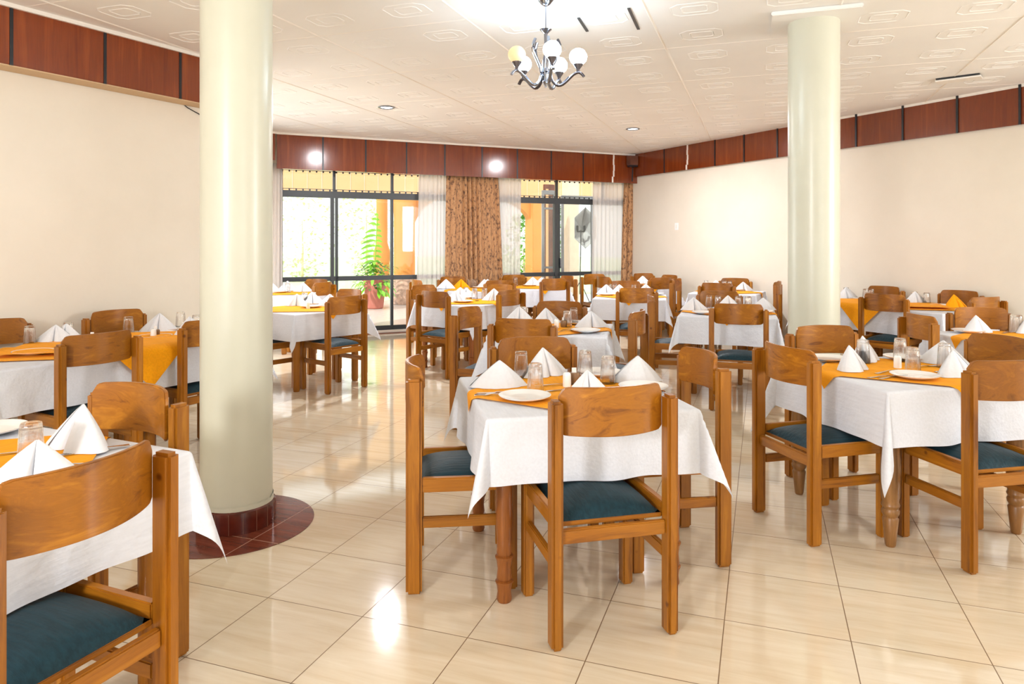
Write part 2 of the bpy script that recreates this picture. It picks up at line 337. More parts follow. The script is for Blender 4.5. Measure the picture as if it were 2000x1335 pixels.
# ================================================================== ROOM
HC = 3.03
a_ = math.radians(24.6); DB = Vector((math.cos(a_), math.sin(a_))); NB = Vector((-math.sin(a_), math.cos(a_)))   # back wall direction, outward normal
PB = Vector((-1.887, 10.98))                                                                                     # a point of the pelmet face
PR0 = Vector((5.19, 7.22)); DR = Vector((2.84, -5.52)).normalized(); NR = Vector((-DR.y, DR.x))                   # right wall, coming towards the camera
if NR.x < 0: NR = -NR
PL0 = Vector((-3.37, 4.77)); DL = Vector((0.554, 1)).normalized(); NL = Vector((-DL.y, DL.x))                     # left pelmet face, NL outward
def isect(p, d, q, e):
    cr = d.x*e.y-d.y*e.x; t = ((q.x-p.x)*e.y-(q.y-p.y)*e.x)/cr; return p+d*t
PW = PB+NB*0.30                         # plane of the back wall and its glass doors
CR = isect(PW, DB, PR0, DR)             # back right corner
CL_f = on_plane(541, 256, PB, NB).to_2d()
CLEFT = CL_f + NB*0.30 - DB*0.02        # back left corner
D2 = Vector((-0.5, -0.866)).normalized(); N2 = Vector((-0.866, 0.5))                                            # rear part of the left wall
W2a = CLEFT; W2b = CLEFT + D2*3.35
LW0 = PL0+NL*0.19                       # left wall plane
LEND = LW0 + DL*1.93
LSTART = LW0 - DL*7.4
RSTART = PR0 + DR*9.5
outline = [LSTART, LEND, W2b+Vector((0.0, 0)), W2a, CR, RSTART]
g = G(); g.prism([tuple(p) for p in [LSTART+Vector((-.3,0)), LEND+Vector((-.12,.12)), W2b+N2*0.2, W2a+Vector((-.2,.14)), CR+Vector((.1,.3)), RSTART+Vector((.3,0))]], -0.1, 0.0)
struct('floor', g.mesh('floor', M['floor']))
g = G(); g.prism([tuple(p) for p in [LSTART+Vector((-.3,0)), LEND+Vector((-.12,.12)), W2b+N2*0.2, W2a+Vector((-.2,.14)), CR+Vector((.1,.3)), RSTART+Vector((.3,0))]], HC, HC+0.1)
# embossed motifs and seams of the ceiling boards belong to the same mesh
E1 = Vector((math.cos(TH), math.sin(TH))); E2 = Vector((-math.sin(TH), math.cos(TH)))
def inside(p):
    s = False; n = len(outline)
    for i in range(n):
        a, b = outline[i], outline[(i+1) % n]
        if (a.y > p.y) != (b.y > p.y) and p.x < (b.x-a.x)*(p.y-a.y)/(b.y-a.y)+a.x: s = not s
    return s
def ridge(g, pts, w, h, closed=True):
    n = len(pts); ring = []
    for i in range(n):
        p = pts[i]; a = pts[(i-1) % n]; b = pts[(i+1) % n]
        if not closed and i in (0, n-1):
            d = (pts[1]-pts[0]) if i == 0 else (pts[-1]-pts[-2]); d.normalize(); nn = Vector((-d.y, d.x)); k = 1
        else:
            d1 = (p-a).normalized(); d2 = (b-p).normalized(); nn = (Vector((-d1.y, d1.x))+Vector((-d2.y, d2.x))); nn.normalize(); k = 1/max(.5, nn.dot(Vector((-d1.y, d1.x))))
        ring.append((p+nn*w/2*k, p-nn*w/2*k, p))
    vs = []
    for (o, i_, c) in ring: vs += [(o.x, o.y, HC), (c.x, c.y, HC-h), (i_.x, i_.y, HC)]
    fs = []
    m_ = n if closed else n-1
    for i in range(m_):
        j = (i+1) % n
        for k in (0, 1): fs.append((i*3+k, j*3+k, j*3+k+1, i*3+k+1))
    g.add(vs, fs)
def octo(c, hx, hy, ch):
    q = [(-hx+ch, -hy), (hx-ch, -hy), (hx, -hy+ch), (hx, hy-ch), (hx-ch, hy), (-hx+ch, hy), (-hx, hy-ch), (-hx, -hy+ch)]
    return [c+E1*x+E2*y for x, y in q]
B = 1.25; S1, S2 = -2.00, 4.70
for i in range(-6, 12):
    for j in range(-7, 9):
        for k1 in (.25, .75):
            for k2 in (.25, .75):
                c = E1*(S1+(i+k1)*B)+E2*(S2+(j+k2)*B)
                if c.y < 1.0 or not inside(c): continue
                if c.y > 8.8 and (i*7+j*5+int(k1*4)*3+int(k2*4)) % 4 == 0 and False: continue
                ok = all(inside(q) for q in octo(c, .2, .2, .05))
                if not ok or (c-Vector((2.17, 5.1))).length < 0.34: continue
                ridge(g, octo(c, .155, .125, .05), .010, .0032)
                ridge(g, octo(c, .085, .065, .018), .010, .0032)
ceil = struct('ceiling', g.mesh('ceiling', M['ceiling']))
g = G()
for i in range(-6, 12):
    for ax in (0, 1):
        s = (S1+i*B) if ax == 0 else (S2+(i-5)*B)
        ea, eb = (E1, E2) if ax == 0 else (E2, E1)
        run = []
        for k in range(-160, 200):
            p = ea*s+eb*(k*0.1)
            if inside(p) and p.y > 0.8: run.append(p)
        if len(run) > 3: ridge(g, [run[0], run[-1]], 0.012 if ax else 0.020, 0.003 if ax else 0.006, False)
tag(link('cover_strips', g.mesh('seams', M['white_trim']), ceil), None, None)
def wall_box(g, A, Bp, n, z0, z1, th):
    """wall slab from A to B, thickness th along n (outwards)"""
    q = [A, Bp, Bp+n*th, A+n*th]; g.prism([tuple(p) for p in q], z0, z1)
g = G(); wall_box(g, LSTART, LEND, NL, 0, HC, 0.15); struct('wall_left', g.mesh('w', M['wall']))
g = G(); wall_box(g, LEND+NL*0.15, W2b+N2*.0, Vector((-.3,-.9)).normalized(), 0, HC, 0.1); struct('wall_return', g.mesh('w', M['wall']))
g = G(); LEN2 = (W2a-W2b).length; dd = (W2a-W2b).normalized()
for (t0, t1, z0, z1) in ((0, .45, 0, HC), (2.75, LEN2, 0, HC), (.45, 2.75, 2.55, HC), (.45, 2.75, 0, .6)): wall_box(g, W2b+dd*t0, W2b+dd*t1, N2, z0, z1, 0.15)
struct('wall_far_left', g.mesh('w', M['wall']))
g = G()
for t0 in (.45, 1.19, 1.94, 2.69): wall_box(g, W2b+dd*t0+N2*.05, W2b+dd*(t0+.06)+N2*.05, N2, .6, 2.55, .05)
for z in (.6, 2.49): wall_box(g, W2b+dd*.45+N2*.05, W2b+dd*2.75+N2*.05, N2, z, z+.06, .05)
w3 = struct('added_window', g.mesh('w', M['frame']))  # unseen window, added to let light into the back half
g = G(); wall_box(g, W2b+dd*.5+N2*.07, W2b+dd*2.7+N2*.07, N2, .64, 2.5, .006); link('glass_pane', g.mesh('p', M['pane']), w3)
g = G(); wall_box(g, CR, RSTART, NR, 0, HC, 0.15); struct('wall_right', g.mesh('w', M['wall']))
g = G()
for (x0, x1, z0, z1) in ((-.6, 2.3, 0, HC), (2.3, 4.9, 0, .95), (2.3, 4.9, 2.85, HC), (4.9, 9.3, 0, HC)): g.box((x0, -2.15, z0), (x1, -2.0, z1))
struct('wall_rear', g.mesh('w', M['wall']))  # unseen wall added to cut fill light; opening made for the rear lamp
# back wall: lintel, pier behind the brown curtain, pier at the right corner; openings hold the glass doors
def bw(u): return on_plane(u, 500, PW, NB).to_2d()
def bt(u): return (bw(u)-PW).dot(DB)            # distance along the back wall
T0_, T1_, T2_, T3_ = bt(546), bt(886), bt(968), bt(1243)
TL, TR = (CLEFT-PW).dot(DB), (CR-PW).dot(DB)
HEAD = 2.60
g = G()
for (t0, t1, z0, z1) in ((TL, TR, HEAD, HC), (T1_, T2_, 0, HEAD), (T3_, TR, 0, HEAD), (TL, T0_, 0, HEAD), (T0_, T1_, 0, .045), (T2_, T3_, 0, .045)):
    wall_box(g, PW+DB*t0, PW+DB*t1, NB, z0, z1, 0.16)
struct('wall_back', g.mesh('w', M['wall']))
g = G(); wall_box(g, PW+DB*T0_-NB*.10, PW+DB*T3_-NB*.10, NB, 0, 0.012, 0.095); struct('trim_1', g.mesh('sill', M['redtile']))

# ---- mahogany pelmets with black gap strips
def pelmet(name, A, Bp, n, z0, z1, th, us, plane, extra_white=(), under=None):
    g = G(); wall_box(g, A, Bp, n, z0, z1, th); o = struct(name, g.mesh(name, M['mahogany'], bevel=.004))
    g = G(); d = (Bp-A).normalized()
    for u in us:
        p = on_plane(u, 400, plane[0], plane[1]).to_2d(); wall_box(g, p-d*.011-n*.004, p+d*.011-n*.004, n, z0-.002, z1, .012)
    link('gap_strip', g.mesh('gap', M['black']), o)
    if extra_white:
        g = G()
        for u in extra_white:
            p = on_plane(u, 400, plane[0], plane[1]).to_2d()
            x = [-.012, .010, .016, .008, .012]
            for k in range(5): wall_box(g, p+d*(x[k]-.02)-n*.006, p+d*(x[k]+.008)-n*.006, n, z0+(z1-z0)*k/5, z0+(z1-z0)*(k+1)/5, .012)
        link('plaster_drip', g.mesh('drip', M['white_trim']), o)
    return o
g_ = 0
cr_f = isect(PB, DB, PR0-NR*0.03, DR)
pelmet('trim_2', CL_f, cr_f+DB*0.14, NB, 2.506, HC, 0.06, [630.8, 714.4, 794, 868.8, 941.6, 1010.4, 1076.8, 1139.2, 1251], (PB, NB), extra_white=[1198])
pelmet('trim_3', cr_f+DR*0.02, PR0+DR*9.0-NR*0, NR, 2.625, HC, 0.03, [1300, 1399, 1456, 1521, 1674.8, 1766, 1872.4, 1994.8], (PR0-NR*.03, NR), extra_white=[1345]).location = (-NR.x*.03, -NR.y*.03, 0)
ol = pelmet('trim_4', PL0-DL*7.0, LEND-NL*.19, NL, 2.62, HC, 0.188, [22, 205, 352], (PL0, NL))
g = G(); wall_box(g, PL0-DL*7.0+NL*.004, LEND-NL*.186, NL, 2.612, 2.6195, .18); link('underside', g.mesh('u', M['under']), ol)
pelmet('trim_5', W2b, CL_f+D2*.03, N2, 2.62, HC, 0.12, [], (PL0, NL))
# cornice
g = G()
for (A, Bp, n) in ((CL_f, cr_f, NB), (cr_f, PR0-NR*.03+DR*9, NR), (PL0-DL*7, LEND-NL*.19, NL), (W2b, CL_f, N2)):
    wall_box(g, A-n*.022, Bp-n*.022, n, HC-.028, HC, .022)
struct('trim_6', g.mesh('cornice', M['white_trim'], bevel=.008))
# left wall cable
g = G()
cab = [(350, 192), (358, 203), (366, 210), (380, 218), (395, 226), (410, 236)]
g.tube([on_plane(u, v, LW0-NL*.006, NL) for u, v in cab], .004, 6)
tag(link('wall_cable', g.mesh('cable', M['black'], smooth=True)), 'thin dark cable sagging down the cream left wall under the mahogany pelmet', 'cable')
# light switch and small speaker in the corner
def wall_mat(P, n):   # matrix: local x along wall, local y out of the room, z up
    d = Vector((n.y, -n.x)); return Matrix(((d.x, n.x, 0, P.x), (d.y, n.y, 0, P.y), (0, 0, 1, P.z), (0, 0, 0, 1)))
p = on_plane(1322, 442, PR0, NR); e = empty('light_switch'); e.matrix_world = wall_mat(p, NR)
tag(e, 'small white light switch on the right wall near the brown curtain', 'light switch')
g = G(); g.box((-.045, -.010, -.06), (.045, 0, .06)); link('plate', g.mesh('p', M['glaze'], bevel=.004), e)
g = G(); g.box((-.016, -.018, -.028), (.016, -.009, .028)); link('rocker', g.mesh('p', M['white_trim'], bevel=.003), e)
p = cr_f-DB*.13-NB*.08; e = empty('corner_speaker', (p.x, p.y, 2.82), a_); tag(e, 'small dark box on a bracket in the pelmet corner above the brown curtain', 'speaker')
g = G(); g.box((-.09, -.06, .0), (.09, .06, .17)); link('box', g.mesh('b', M['brown_door'], bevel=.01), e)
g = G(); g.box((-.075, -.066, -.03), (.075, .05, .0)).tube([(0, -.01, -.03), (.02, .02, -.12), (.03, .05, -.28)], .012); link('bracket', g.mesh('b', M['black'], bevel=.002), e)
# ceiling hatch on the right
def on_ceil(u, v, z=HC): Y = (z-EYE)*FPX/(HOR-v); return Vector(((u-1000)/FPX*Y, Y, z))
p = on_ceil(1875, 151); e = empty('ceiling_hatch', p, TH-0.35); tag(e, 'small open hatch in the ceiling over the right wall with a dark gap', 'hatch')
g = G(); g.box((-.19, -.10, -.012), (.17, .10, -.002)); link('opening', g.mesh('o', M['black']), e)
g = G(); g.box((-.20, -.085, -.030), (.18, .07, -.015)); link('panel', g.mesh('o', M['white_trim'], bevel=.003), e)
for (q, r_) in (((1228, 15), (1247, 56)), ((1130, 34), (1147, 60))):  # dark seams of a trapdoor panel in the ceiling
    a, b = on_ceil(*q), on_ceil(*r_); d = (b-a).to_2d().normalized(); nn = Vector((-d.y, d.x))*.010
    g = G(); g.prism([(a.x-nn.x, a.y-nn.y), (b.x-nn.x, b.y-nn.y), (b.x+nn.x, b.y+nn.y), (a.x+nn.x, a.y+nn.y)], HC-.008, HC-.001)
    tag(link('trapdoor_seam', g.mesh('slot', M['frame'])), 'long dark slot in the ceiling just right of the chandelier' if q[0] == 1228 else 'short grey slot in the ceiling close beside the chandelier rod', 'panel seam')

# ================================================================== COLUMNS
def column(name, x, y, r, label, base, top=True):
    e = empty(name, (x, y, 0)); tag(e, label, 'column')
    g = G(); g.lathe([(r, .10 if base else 0), (r, 1.0), (r, 2.0), (r, HC-(.03 if top else 0))], 64)
    link('shaft', g.mesh('shaft', M['column'], smooth=True), e)
    if base:
        g = G(); g.lathe([(r+.016, .002), (r+.016, .105), (r+.004, .112), (r-.01, .112)], 48)
        b = link('tiled_base', g.mesh('base', M['redbase'], smooth=True, auto=.4), e)
        g = G()
        for k in range(18):
            a = 2*PI*k/18; rr = r+.0165; c = Vector((math.cos(a), math.sin(a))); t = Vector((-c.y, c.x))*.0008
            g.prism([tuple(c*(rr-.002)-t), tuple(c*(rr+.001)-t), tuple(c*(rr+.001)+t), tuple(c*(rr-.002)+t)], .004, .104)
        link('grout_line', g.mesh('gr', M['grout']), b)
        g = G(); rng = random.Random(5)
        prof = []
        n = 60; vs = []; 
        for k in range(n):
            a = 2*PI*k/n; dz = rng.uniform(0, .014); vs += [((r+.006)*math.cos(a), (r+.006)*math.sin(a), .104-dz*.4), ((r+.004)*math.cos(a), (r+.004)*math.sin(a), .128+dz)]
        g.add(vs, [(2*k, 2*((k+1) % n), 2*((k+1) % n)+1, 2*k+1) for k in range(n)])
        link('ragged_plaster_edge', g.mesh('rag', M['column'], smooth=True), e)
    if top:
        g = G(); q = .29; g.prism([tuple(E1*sx*q+E2*sy*q) for sx, sy in ((-1, -1), (1, -1), (1, 1), (-1, 1))], HC-.03, HC-.001)
        link('ceiling_plate', g.mesh('plate', M['ceiling'], bevel=.006), e)
    return e
column('round_column', -1.405, 3.62, .174, 'thick cream round column on a dark red tiled base, nearer the camera', True)
column('round_column', 2.17, 5.10, .174, 'cream round column on the right under a square ceiling plate', False)
g = G(); g.lathe([(.41, 0.0005), (.41, .003)], 72, c=(-1.43, 3.60, 0)); tag(link('floor_inlay', g.mesh('inlay', M['redtile'])), 'round red-brown tile inlay in the floor around the near column', 'floor inlay')

# ================================================================== GLASS DOORS / WINDOWS
BM = Matrix(((DB.x, NB.x, 0, PW.x), (DB.y, NB.y, 0, PW.y), (0, 0, 1, 0), (0, 0, 0, 1)))   # local x along wall, y outwards
def zat(u, v): return on_plane(u, v, PW, NB).z
ZB, ZM, ZH0, ZH1, ZT = .045, zat(700, 543), zat(700, 387.5), zat(700, 375), HEAD
def window(name, t0, t1, mull, wide, trans):
    g = G(); y0, y1 = .02, .07
    g.box((t0, y0, ZB), (t1, y1, ZB+.07), BM)                       # bottom rail
    g.box((t0, y0-.01, ZH0), (t1, y1+.01, ZH1), BM)                 # header
    g.box((t0, y0, ZM-.035), (t1, y1, ZM+.035), BM)                 # middle rail
    g.box((t0, y0, ZT-.03), (t1, y1, ZT-.0), BM)
    for x in (t0, t1-.05): g.box((x, y0, ZB), (x+.05, y1, ZT), BM)
    for x in mull: g.box((x-.022, y0, ZB), (x+.022, y1, ZH0), BM)
    for x in wide:
        g.box((x-.062, y0-.015, ZB), (x-.008, y1, ZH0), BM); g.box((x+.014, y0, ZB), (x+.055, y1+.03, ZH0), BM)
    for x in trans: g.box((x-.02, y0, ZH1), (x+.02, y1, ZT), BM)
    o = struct(name, g.mesh(name, M['frame'], bevel=.004))
    g = G(); g.box((t0+.04, .04, ZB+.06), (t1-.04, .046, ZT-.02), BM); link('glass_pane', g.mesh('pane', M['pane']), o)
    g = G()                                                         # scalloped lace strips at header and top
    for (z, dz) in ((ZH1, .03), (zat(700, 337.5)-.022, .03)):
        g.box((t0, .0, z+dz-.008), (t1, .015, z+dz), BM)
        x = t0+.03
        while x < t1-.08: g.box((x, .0, z), (x+.022, .015, z+dz), BM); x += .10
    link('lace_strip', g.mesh('lace', M['frame']), o)
    return o
window('window_1', T0_, T1_, [bt(766.5)], [bt(654)], [bt(653.5), bt(767)])
w2 = window('window_2', T2_, T3_, [], [bt(1090)], [bt(1089), bt(1180)])
g = G(); x = bt(1094); g.box((x-.012, -.03, .98), (x+.012, .01, 1.16), BM); link('door_handle', g.mesh('h', M['chrome'], bevel=.004), w2)

# ---- curtains (inside the pelmet, in front of the glass)
def curtain(name, u0, u1, mat, off, z0, z1, folds, amp, label, group=None, u0b=None, u1b=None, seed=1):
    pl = PW-NB*off; rng = random.Random(seed)
    def tt(u): return (on_plane(u, 500, pl, NB).to_2d()-pl).dot(DB)
    a, b = tt(u0), tt(u1); ab, bb = tt(u0b or u0), tt(u1b or u1)
    ph = [rng.uniform(0, 6) for _ in range(4)]; mt = Matrix(((DB.x, NB.x, 0, pl.x), (DB.y, NB.y, 0, pl.y), (0, 0, 1, 0), (0, 0, 0, 1)))
    def fn(s, t):
        k = t**0.8; x = (a+(b-a)*s)*(1-k)+(ab+(bb-ab)*s)*k
        q = s*folds*2*PI+.8*math.sin(s*7+ph[0])+.5*math.sin(s*13+ph[1]); A = amp*(.55+.45*k)*(.7+.3*math.sin(s*9+ph[2]))
        y = A*math.sin(q)+.25*A*math.sin(2*q+ph[3]+k); x += .3*A*math.cos(q)
        return mt @ Vector((x, y, z1+(z0-z1)*t))
    g = G(); g.grid(fn, int(folds*12), 14); me = g.mesh(name, mat, smooth=True, auto=3.0)
    o = link(name, me); md = o.modifiers.new('thickness', 'SOLIDIFY'); md.thickness = .002
    tag(o, label, 'curtain', group); return o
ZC = 2.60
curtain('sheer_curtain', 528, 551, M['sheer'], .10, .03, ZC, 4, .025, 'narrow white sheer curtain at the left end of the glass doors beside the cream column', u0b=520, u1b=551, seed=2)
curtain('sheer_curtain', 819, 876, M['sheer'], .10, .03, ZC, 7, .03, 'white sheer curtain hanging left of the wide brown curtain', u0b=812, seed=3)
curtain('sheer_curtain', 972, 1018, M['sheer'], .10, .03, ZC, 6, .03, 'white sheer curtain hanging right of the wide brown curtain', u1b=1016, seed=4)
curtain('sheer_curtain', 1158, 1222, M['sheer'], .10, .03, ZC, 8, .03, 'white sheer curtain left of the narrow brown curtain', u0b=1154, seed=5)
curtain('sheer_curtain', 1262, 1284, M['sheer'], .10, .03, ZC, 3, .025, 'sliver of white sheer curtain in the far right corner', u1b=1277, seed=6)
curtain('brown_curtain', 872, 973, M['curtain'], .17, .03, 2.56, 11, .04, 'wide brown blotched velvet curtain between the two glass doors', u0b=868, u1b=986, seed=7)
curtain('brown_curtain', 1219, 1267, M['curtain'], .17, .03, 2.56, 6, .04, 'narrow brown blotched velvet curtain near the far right corner', u0b=1212, u1b=1270, seed=8)

# ================================================================== TERRACE OUTSIDE
POUT = PW+NB*.16
g = G(); c0 = POUT-DB*9; c1 = POUT+DB*9
g.prism([tuple(c0), tuple(c1), tuple(c1+NB*6), tuple(c0+NB*6)], -.1, -.005); tag(struct('terrace_floor', g.mesh('patio', M['patio'])), None, None)
g = G(); g.prism([tuple(c0+NB*6-DB*30), tuple(c1+NB*6+DB*30), tuple(c1+NB*70+DB*30), tuple(c0+NB*70-DB*30)], -.25, -.15); tag(link('lawn', g.mesh('lawn', M['lawn'])), 'sunlit pale lawn beyond the terrace', 'lawn', kind='stuff')
PA = PW+NB*5.2     # arcade plane
AM = Matrix(((DB.x, NB.x, 0, PA.x), (DB.y, NB.y, 0, PA.y), (0, 0, 1, 0), (0, 0, 0, 1)))
def ap(u, v=500): return on_plane(u, v, PA, NB)
def at_(u): return (ap(u).to_2d()-PA).dot(DB)
# arcade beam with boarding grooves
x0, x1 = at_(480), at_(1400); zb = ap(700, 372).z-.12
g = G(); g.box((x0, 0, zb), (x1, .35, zb+1.3), AM); o = struct('terrace_beam', g.mesh('beam', M['peach_board'])); 
g = G(); x = x0
while x < x1: g.box((x, -.008, zb+.02), (x+.012, .0, zb+1.28), AM); x += .32
link('board_joint', g.mesh('j', M['beige_out']), o)
e = empty('terrace_pillar', Vector((ap(790).x, ap(790).y, 0)), a_); tag(e, 'thick round orange terrace pillar on a stone foot, seen through the left glass door', 'pillar')
g = G(); g.lathe([(.25, .62), (.25, 1.5), (.25, 2.0), (.27, zb)], 32); link('shaft', g.mesh('s', M['orange_wall'], smooth=True), e)
g = G(); g.lathe([(.33, 0), (.31, .64)], 24); link('foot', g.mesh('f', M['stone'], smooth=True, auto=.6), e)
def corbel(g, xc, sgn, wd, zt, h=.9):
    pts = [(xc, zt-h)]+[(xc+sgn*wd*(1-math.cos(k*PI/2/8)), zt-h+h*math.sin(k*PI/2/8)) for k in range(1, 9)]+[(xc, zt)]
    n = len(pts); vs = [(x, .04, z) for x, z in pts]+[(x, .30, z) for x, z in pts]
    g.add(vs, [tuple(range(n)), tuple(range(2*n-1, n-1, -1))]+[(i, (i+1) % n, n+(i+1) % n, n+i) for i in range(n)], AM)
g = G(); corbel(g, at_(790)+.2, 1, .9, zb+.01, 1.0); ob = link('arch_haunch', g.mesh('a', M['orange_wall'])); ob.parent = e; ob.matrix_parent_inverse = Matrix.Translation(e.location).inverted() if False else (Matrix.Translation(e.location) @ Matrix.Rotation(a_, 4, 'Z')).inverted()
pc = ap(746)+Vector((NB.x, NB.y, 0))*2.2*0
p2 = on_plane(746, 500, PA+NB*2.5, NB); e = empty('terrace_pillar', (p2.x, p2.y, 0)); tag(e, 'slimmer orange garden pillar behind the big potted plant', 'pillar')
g = G(); g.lathe([(.20, 0), (.20, .9), (.24, 1.1), (.15, 1.45), (.15, 4.0)], 24); link('shaft', g.mesh('s', M['orange_wall'], smooth=True), e)
# square pillar with arch seen through the right door
e = empty('terrace_pillar', (ap(1049).x, ap(1049).y, 0), a_); tag(e, 'square orange terrace pillar with an arch springing left, seen through the right glass door', 'pillar')
g = G(); g.box((-.17, -.1, -.005), (.10, .36, zb+.02)); link('shaft', g.mesh('s', M['orange_wall'], bevel=.01), e)
g = G(); corbel(g, at_(1042), -1, 1.0, zb+.01, .75); ob = link('arch_haunch', g.mesh('a', M['orange_wall'])); ob.parent = e; ob.matrix_parent_inverse = (Matrix.Translation(e.location) @ Matrix.Rotation(a_, 4, 'Z')).inverted()
# brown glazed door leaf standing open outside, and a metal framed leaf
def leaf_frame(name, u0, u1, off, z0, z1, mat, label, yaw=0.0, glass=True, rails=()):
    P = PW+NB*off; A = on_plane(u0, 500, P, NB); Bq = on_plane(u1, 500, P, NB); w = (Bq-A).length
    e = empty(name, (A.x, A.y, 0), a_+yaw); tag(e, label, 'door'); s = .05
    g = G(); g.box((0, 0, z0), (s, .04, z1)).box((w-s, 0, z0), (w, .04, z1)).box((s, 0, z1-.08), (w-s, .04, z1)).box((s, 0, z0), (w-s, .04, z0+.09))
    for z in rails: g.box((s, 0, z-.02), (w-s, .04, z+.02))
    link('frame', g.mesh('f', mat, bevel=.004), e)
    if glass: g = G(); g.box((s-.005, .017, z0+.08), (w-s+.005, .023, z1-.07)); link('glass_pane', g.mesh('p', M['pane']), e)
    return e
leaf_frame('open_door', 1059, 1086, 1.2, .0, 2.45, M['frame_pale'], 'grey framed glass door leaf folded outwards left of the right door mullion', rails=(.95, 2.1))
leaf_frame('open_door', 1097, 1160, 1.0, .0, 2.35, M['frame_pale'], 'pale metal framed door standing open in front of the beige outer wall', rails=())
P = on_plane(1066, 500, PW+NB*2.6, NB); e = empty('brown_shutter', (P.x, P.y, 0), a_); tag(e, 'tall dark brown wooden shutter behind the open glass leaf', 'shutter')
g = G(); g.box((-.04, 0, 0), (.22, .06, 2.7)); link('board', g.mesh('b', M['brown_door'], bevel=.01), e)
g = G(); g.box((.0, -.01, .1), (.06, 0, 2.6)); link('batten', g.mesh('b', M['peach_board']), e)
A = on_plane(1110, 500, PW+NB*3.0, NB); Bq = on_plane(1131, 500, PW+NB*3.0, NB); g = G()
wall_box(g, A.to_2d(), Bq.to_2d(), NB, 0, 2.9, .3); struct('terrace_wing_wall', g.mesh('w', M['beige_out']))
# photographer's umbrella softbox
P = on_plane(1133, 500, PW+NB*1.9, NB); e = empty('studio_umbrella', (P.x, P.y, 0), a_-.3); tag(e, 'grey photographic umbrella light on a thin black stand outside the right door', 'studio light')
zc = on_plane(1140, 445, PW+NB*1.9, NB).z
R_ = .44; hub = (.12, .22, zc)
def um(s, t):
    a = 2*PI*s+PI/2; rr = R_*t*(math.cos(PI/6)/math.cos((2*PI*s % (PI/3))-PI/6)); return (hub[0]+rr*math.cos(a)*.62, hub[1]-.30*t*t+.1, hub[2]+rr*math.sin(a))
g = G(); g.grid(um, 36, 6); o = link('canopy', g.mesh('c', M['umbrella_silver'], smooth=True, auto=.5), e); o.modifiers.new('t', 'SOLIDIFY').thickness = .004
g = G()
for k in range(6):
    g.tube([(hub[0]+R_*.62*t*math.cos(k*PI/3+PI/2), hub[1]-.30*t*t+.09, hub[2]+R_*t*math.sin(k*PI/3+PI/2)) for t in (0, .25, .5, .75, 1)], .005, 5)
link('rib', g.mesh('r', M['frame_pale']), e)
g = G(); g.tube([(0, 0, .7), (.02, 0, zc-.05)], .011, 8).tube([(0, 0, .7), (0, 0, .35)], .016, 8)
link('pole', g.mesh('p', M['black']), e)
for k in range(3):
    a = k*2*PI/3+.4; g = G(); g.tube([(0, 0, .62), (.34*math.cos(a), .34*math.sin(a), .006)], .009, 6); link('leg', g.mesh('l', M['black']), e)
g = G(); g.box((-.07, -.03, zc-.09), (.10, .03, zc-.06)); g.box((-.08, -.03, zc-.06), (-.04, .03, zc+.05)); g.box((.07, -.03, zc-.06), (.11, .03, zc+.05)); link('lamp_head', g.mesh('h', M['black'], bevel=.006), e)
# potted plants
def leaf_blade(g, base, d, L_, wd, droop, lobes=0, n=8, up=Vector((0, 0, 1))):
    d = Vector(d).normalized(); side = d.cross(up); side = side.normalized() if side.length > 1e-3 else Vector((1, 0, 0)); vs = []; fs = []
    for i in range(n+1):
        t = i/n; c = Vector(base)+d*L_*t-Vector((0, 0, 1))*droop*L_*t*t
        w = wd*math.sin(PI*min(1, t*.92+.06))**.8
        if lobes and i % 2: w *= .35
        vs += [tuple(c-side*w+Vector((0, 0, w*.2))), tuple(c), tuple(c+side*w+Vector((0, 0, w*.2)))]
        if i: k = 3*i; fs += [(k-3, k-2, k+1, k), (k-2, k-1, k+2, k+1)]
    g.add(vs, fs)
P = on_z(732, 602, 0); 
P = on_plane(732, 500, PA-NB*.9, NB); e = empty('potted_plant', (P.x, P.y, 0)); tag(e, 'tall terracotta pot of bright green leaves outside the left glass door', 'potted plant')
k_ = P.y/15.6
g = G(); g.lathe([(.17*k_, 0), (.185*k_, .02), (.25*k_, .60*k_), (.27*k_, .60*k_), (.27*k_, .68*k_), (.23*k_, .68*k_), (.22*k_, .60*k_)], 28, cap=True); link('pot', g.mesh('pot', M['terracotta'], smooth=True, auto=.5), e)
rng = random.Random(3); g = G(); gd = G()
for i in range(300):
    a = rng.uniform(0, 2*PI); r_ = rng.uniform(0, .45)*k_; h = rng.uniform(.55, 1.08)*k_-r_*.35
    leaf_blade(gd if rng.random() < .4 else g, (r_*math.cos(a), r_*math.sin(a), h), (math.cos(a), math.sin(a), rng.uniform(-.2, .9)), rng.uniform(.08, .17), .035, .5, n=4)
for i in range(40):
    a = rng.uniform(0, 2*PI); r_ = rng.uniform(.25, .5)*k_
    leaf_blade(g, (r_*math.cos(a), r_*math.sin(a), .68*k_-rng.uniform(0, .35)), (math.cos(a), math.sin(a), -.6), .14, .035, .4, n=4)
link('foliage', g.mesh('fo', M['leaf'], smooth=True), e); link('dark_foliage', gd.mesh('fo', M['leaf_dark'], smooth=True), e)
g = G()
base = Vector((.0, 0, .8*k_)); tipv = Vector((.06, 0, 2.05*k_))
for i in range(12):
    t = i/11; c = base.lerp(tipv, t); w = (.42*math.sin(PI*(.15+.8*t))**.9)*k_
    for s in (-1, 1): leaf_blade(g, tuple(c), (s*.95, .1, .12 if t < .8 else .6), w*(.85 if s < 0 else .35), .034, .35, n=5, up=Vector((0, 1, .2)))
g.tube([tuple(base.lerp(tipv, t/6)) for t in range(7)], .012, 6)
link('frond', g.mesh('fr', M['leaf'], smooth=True), e)
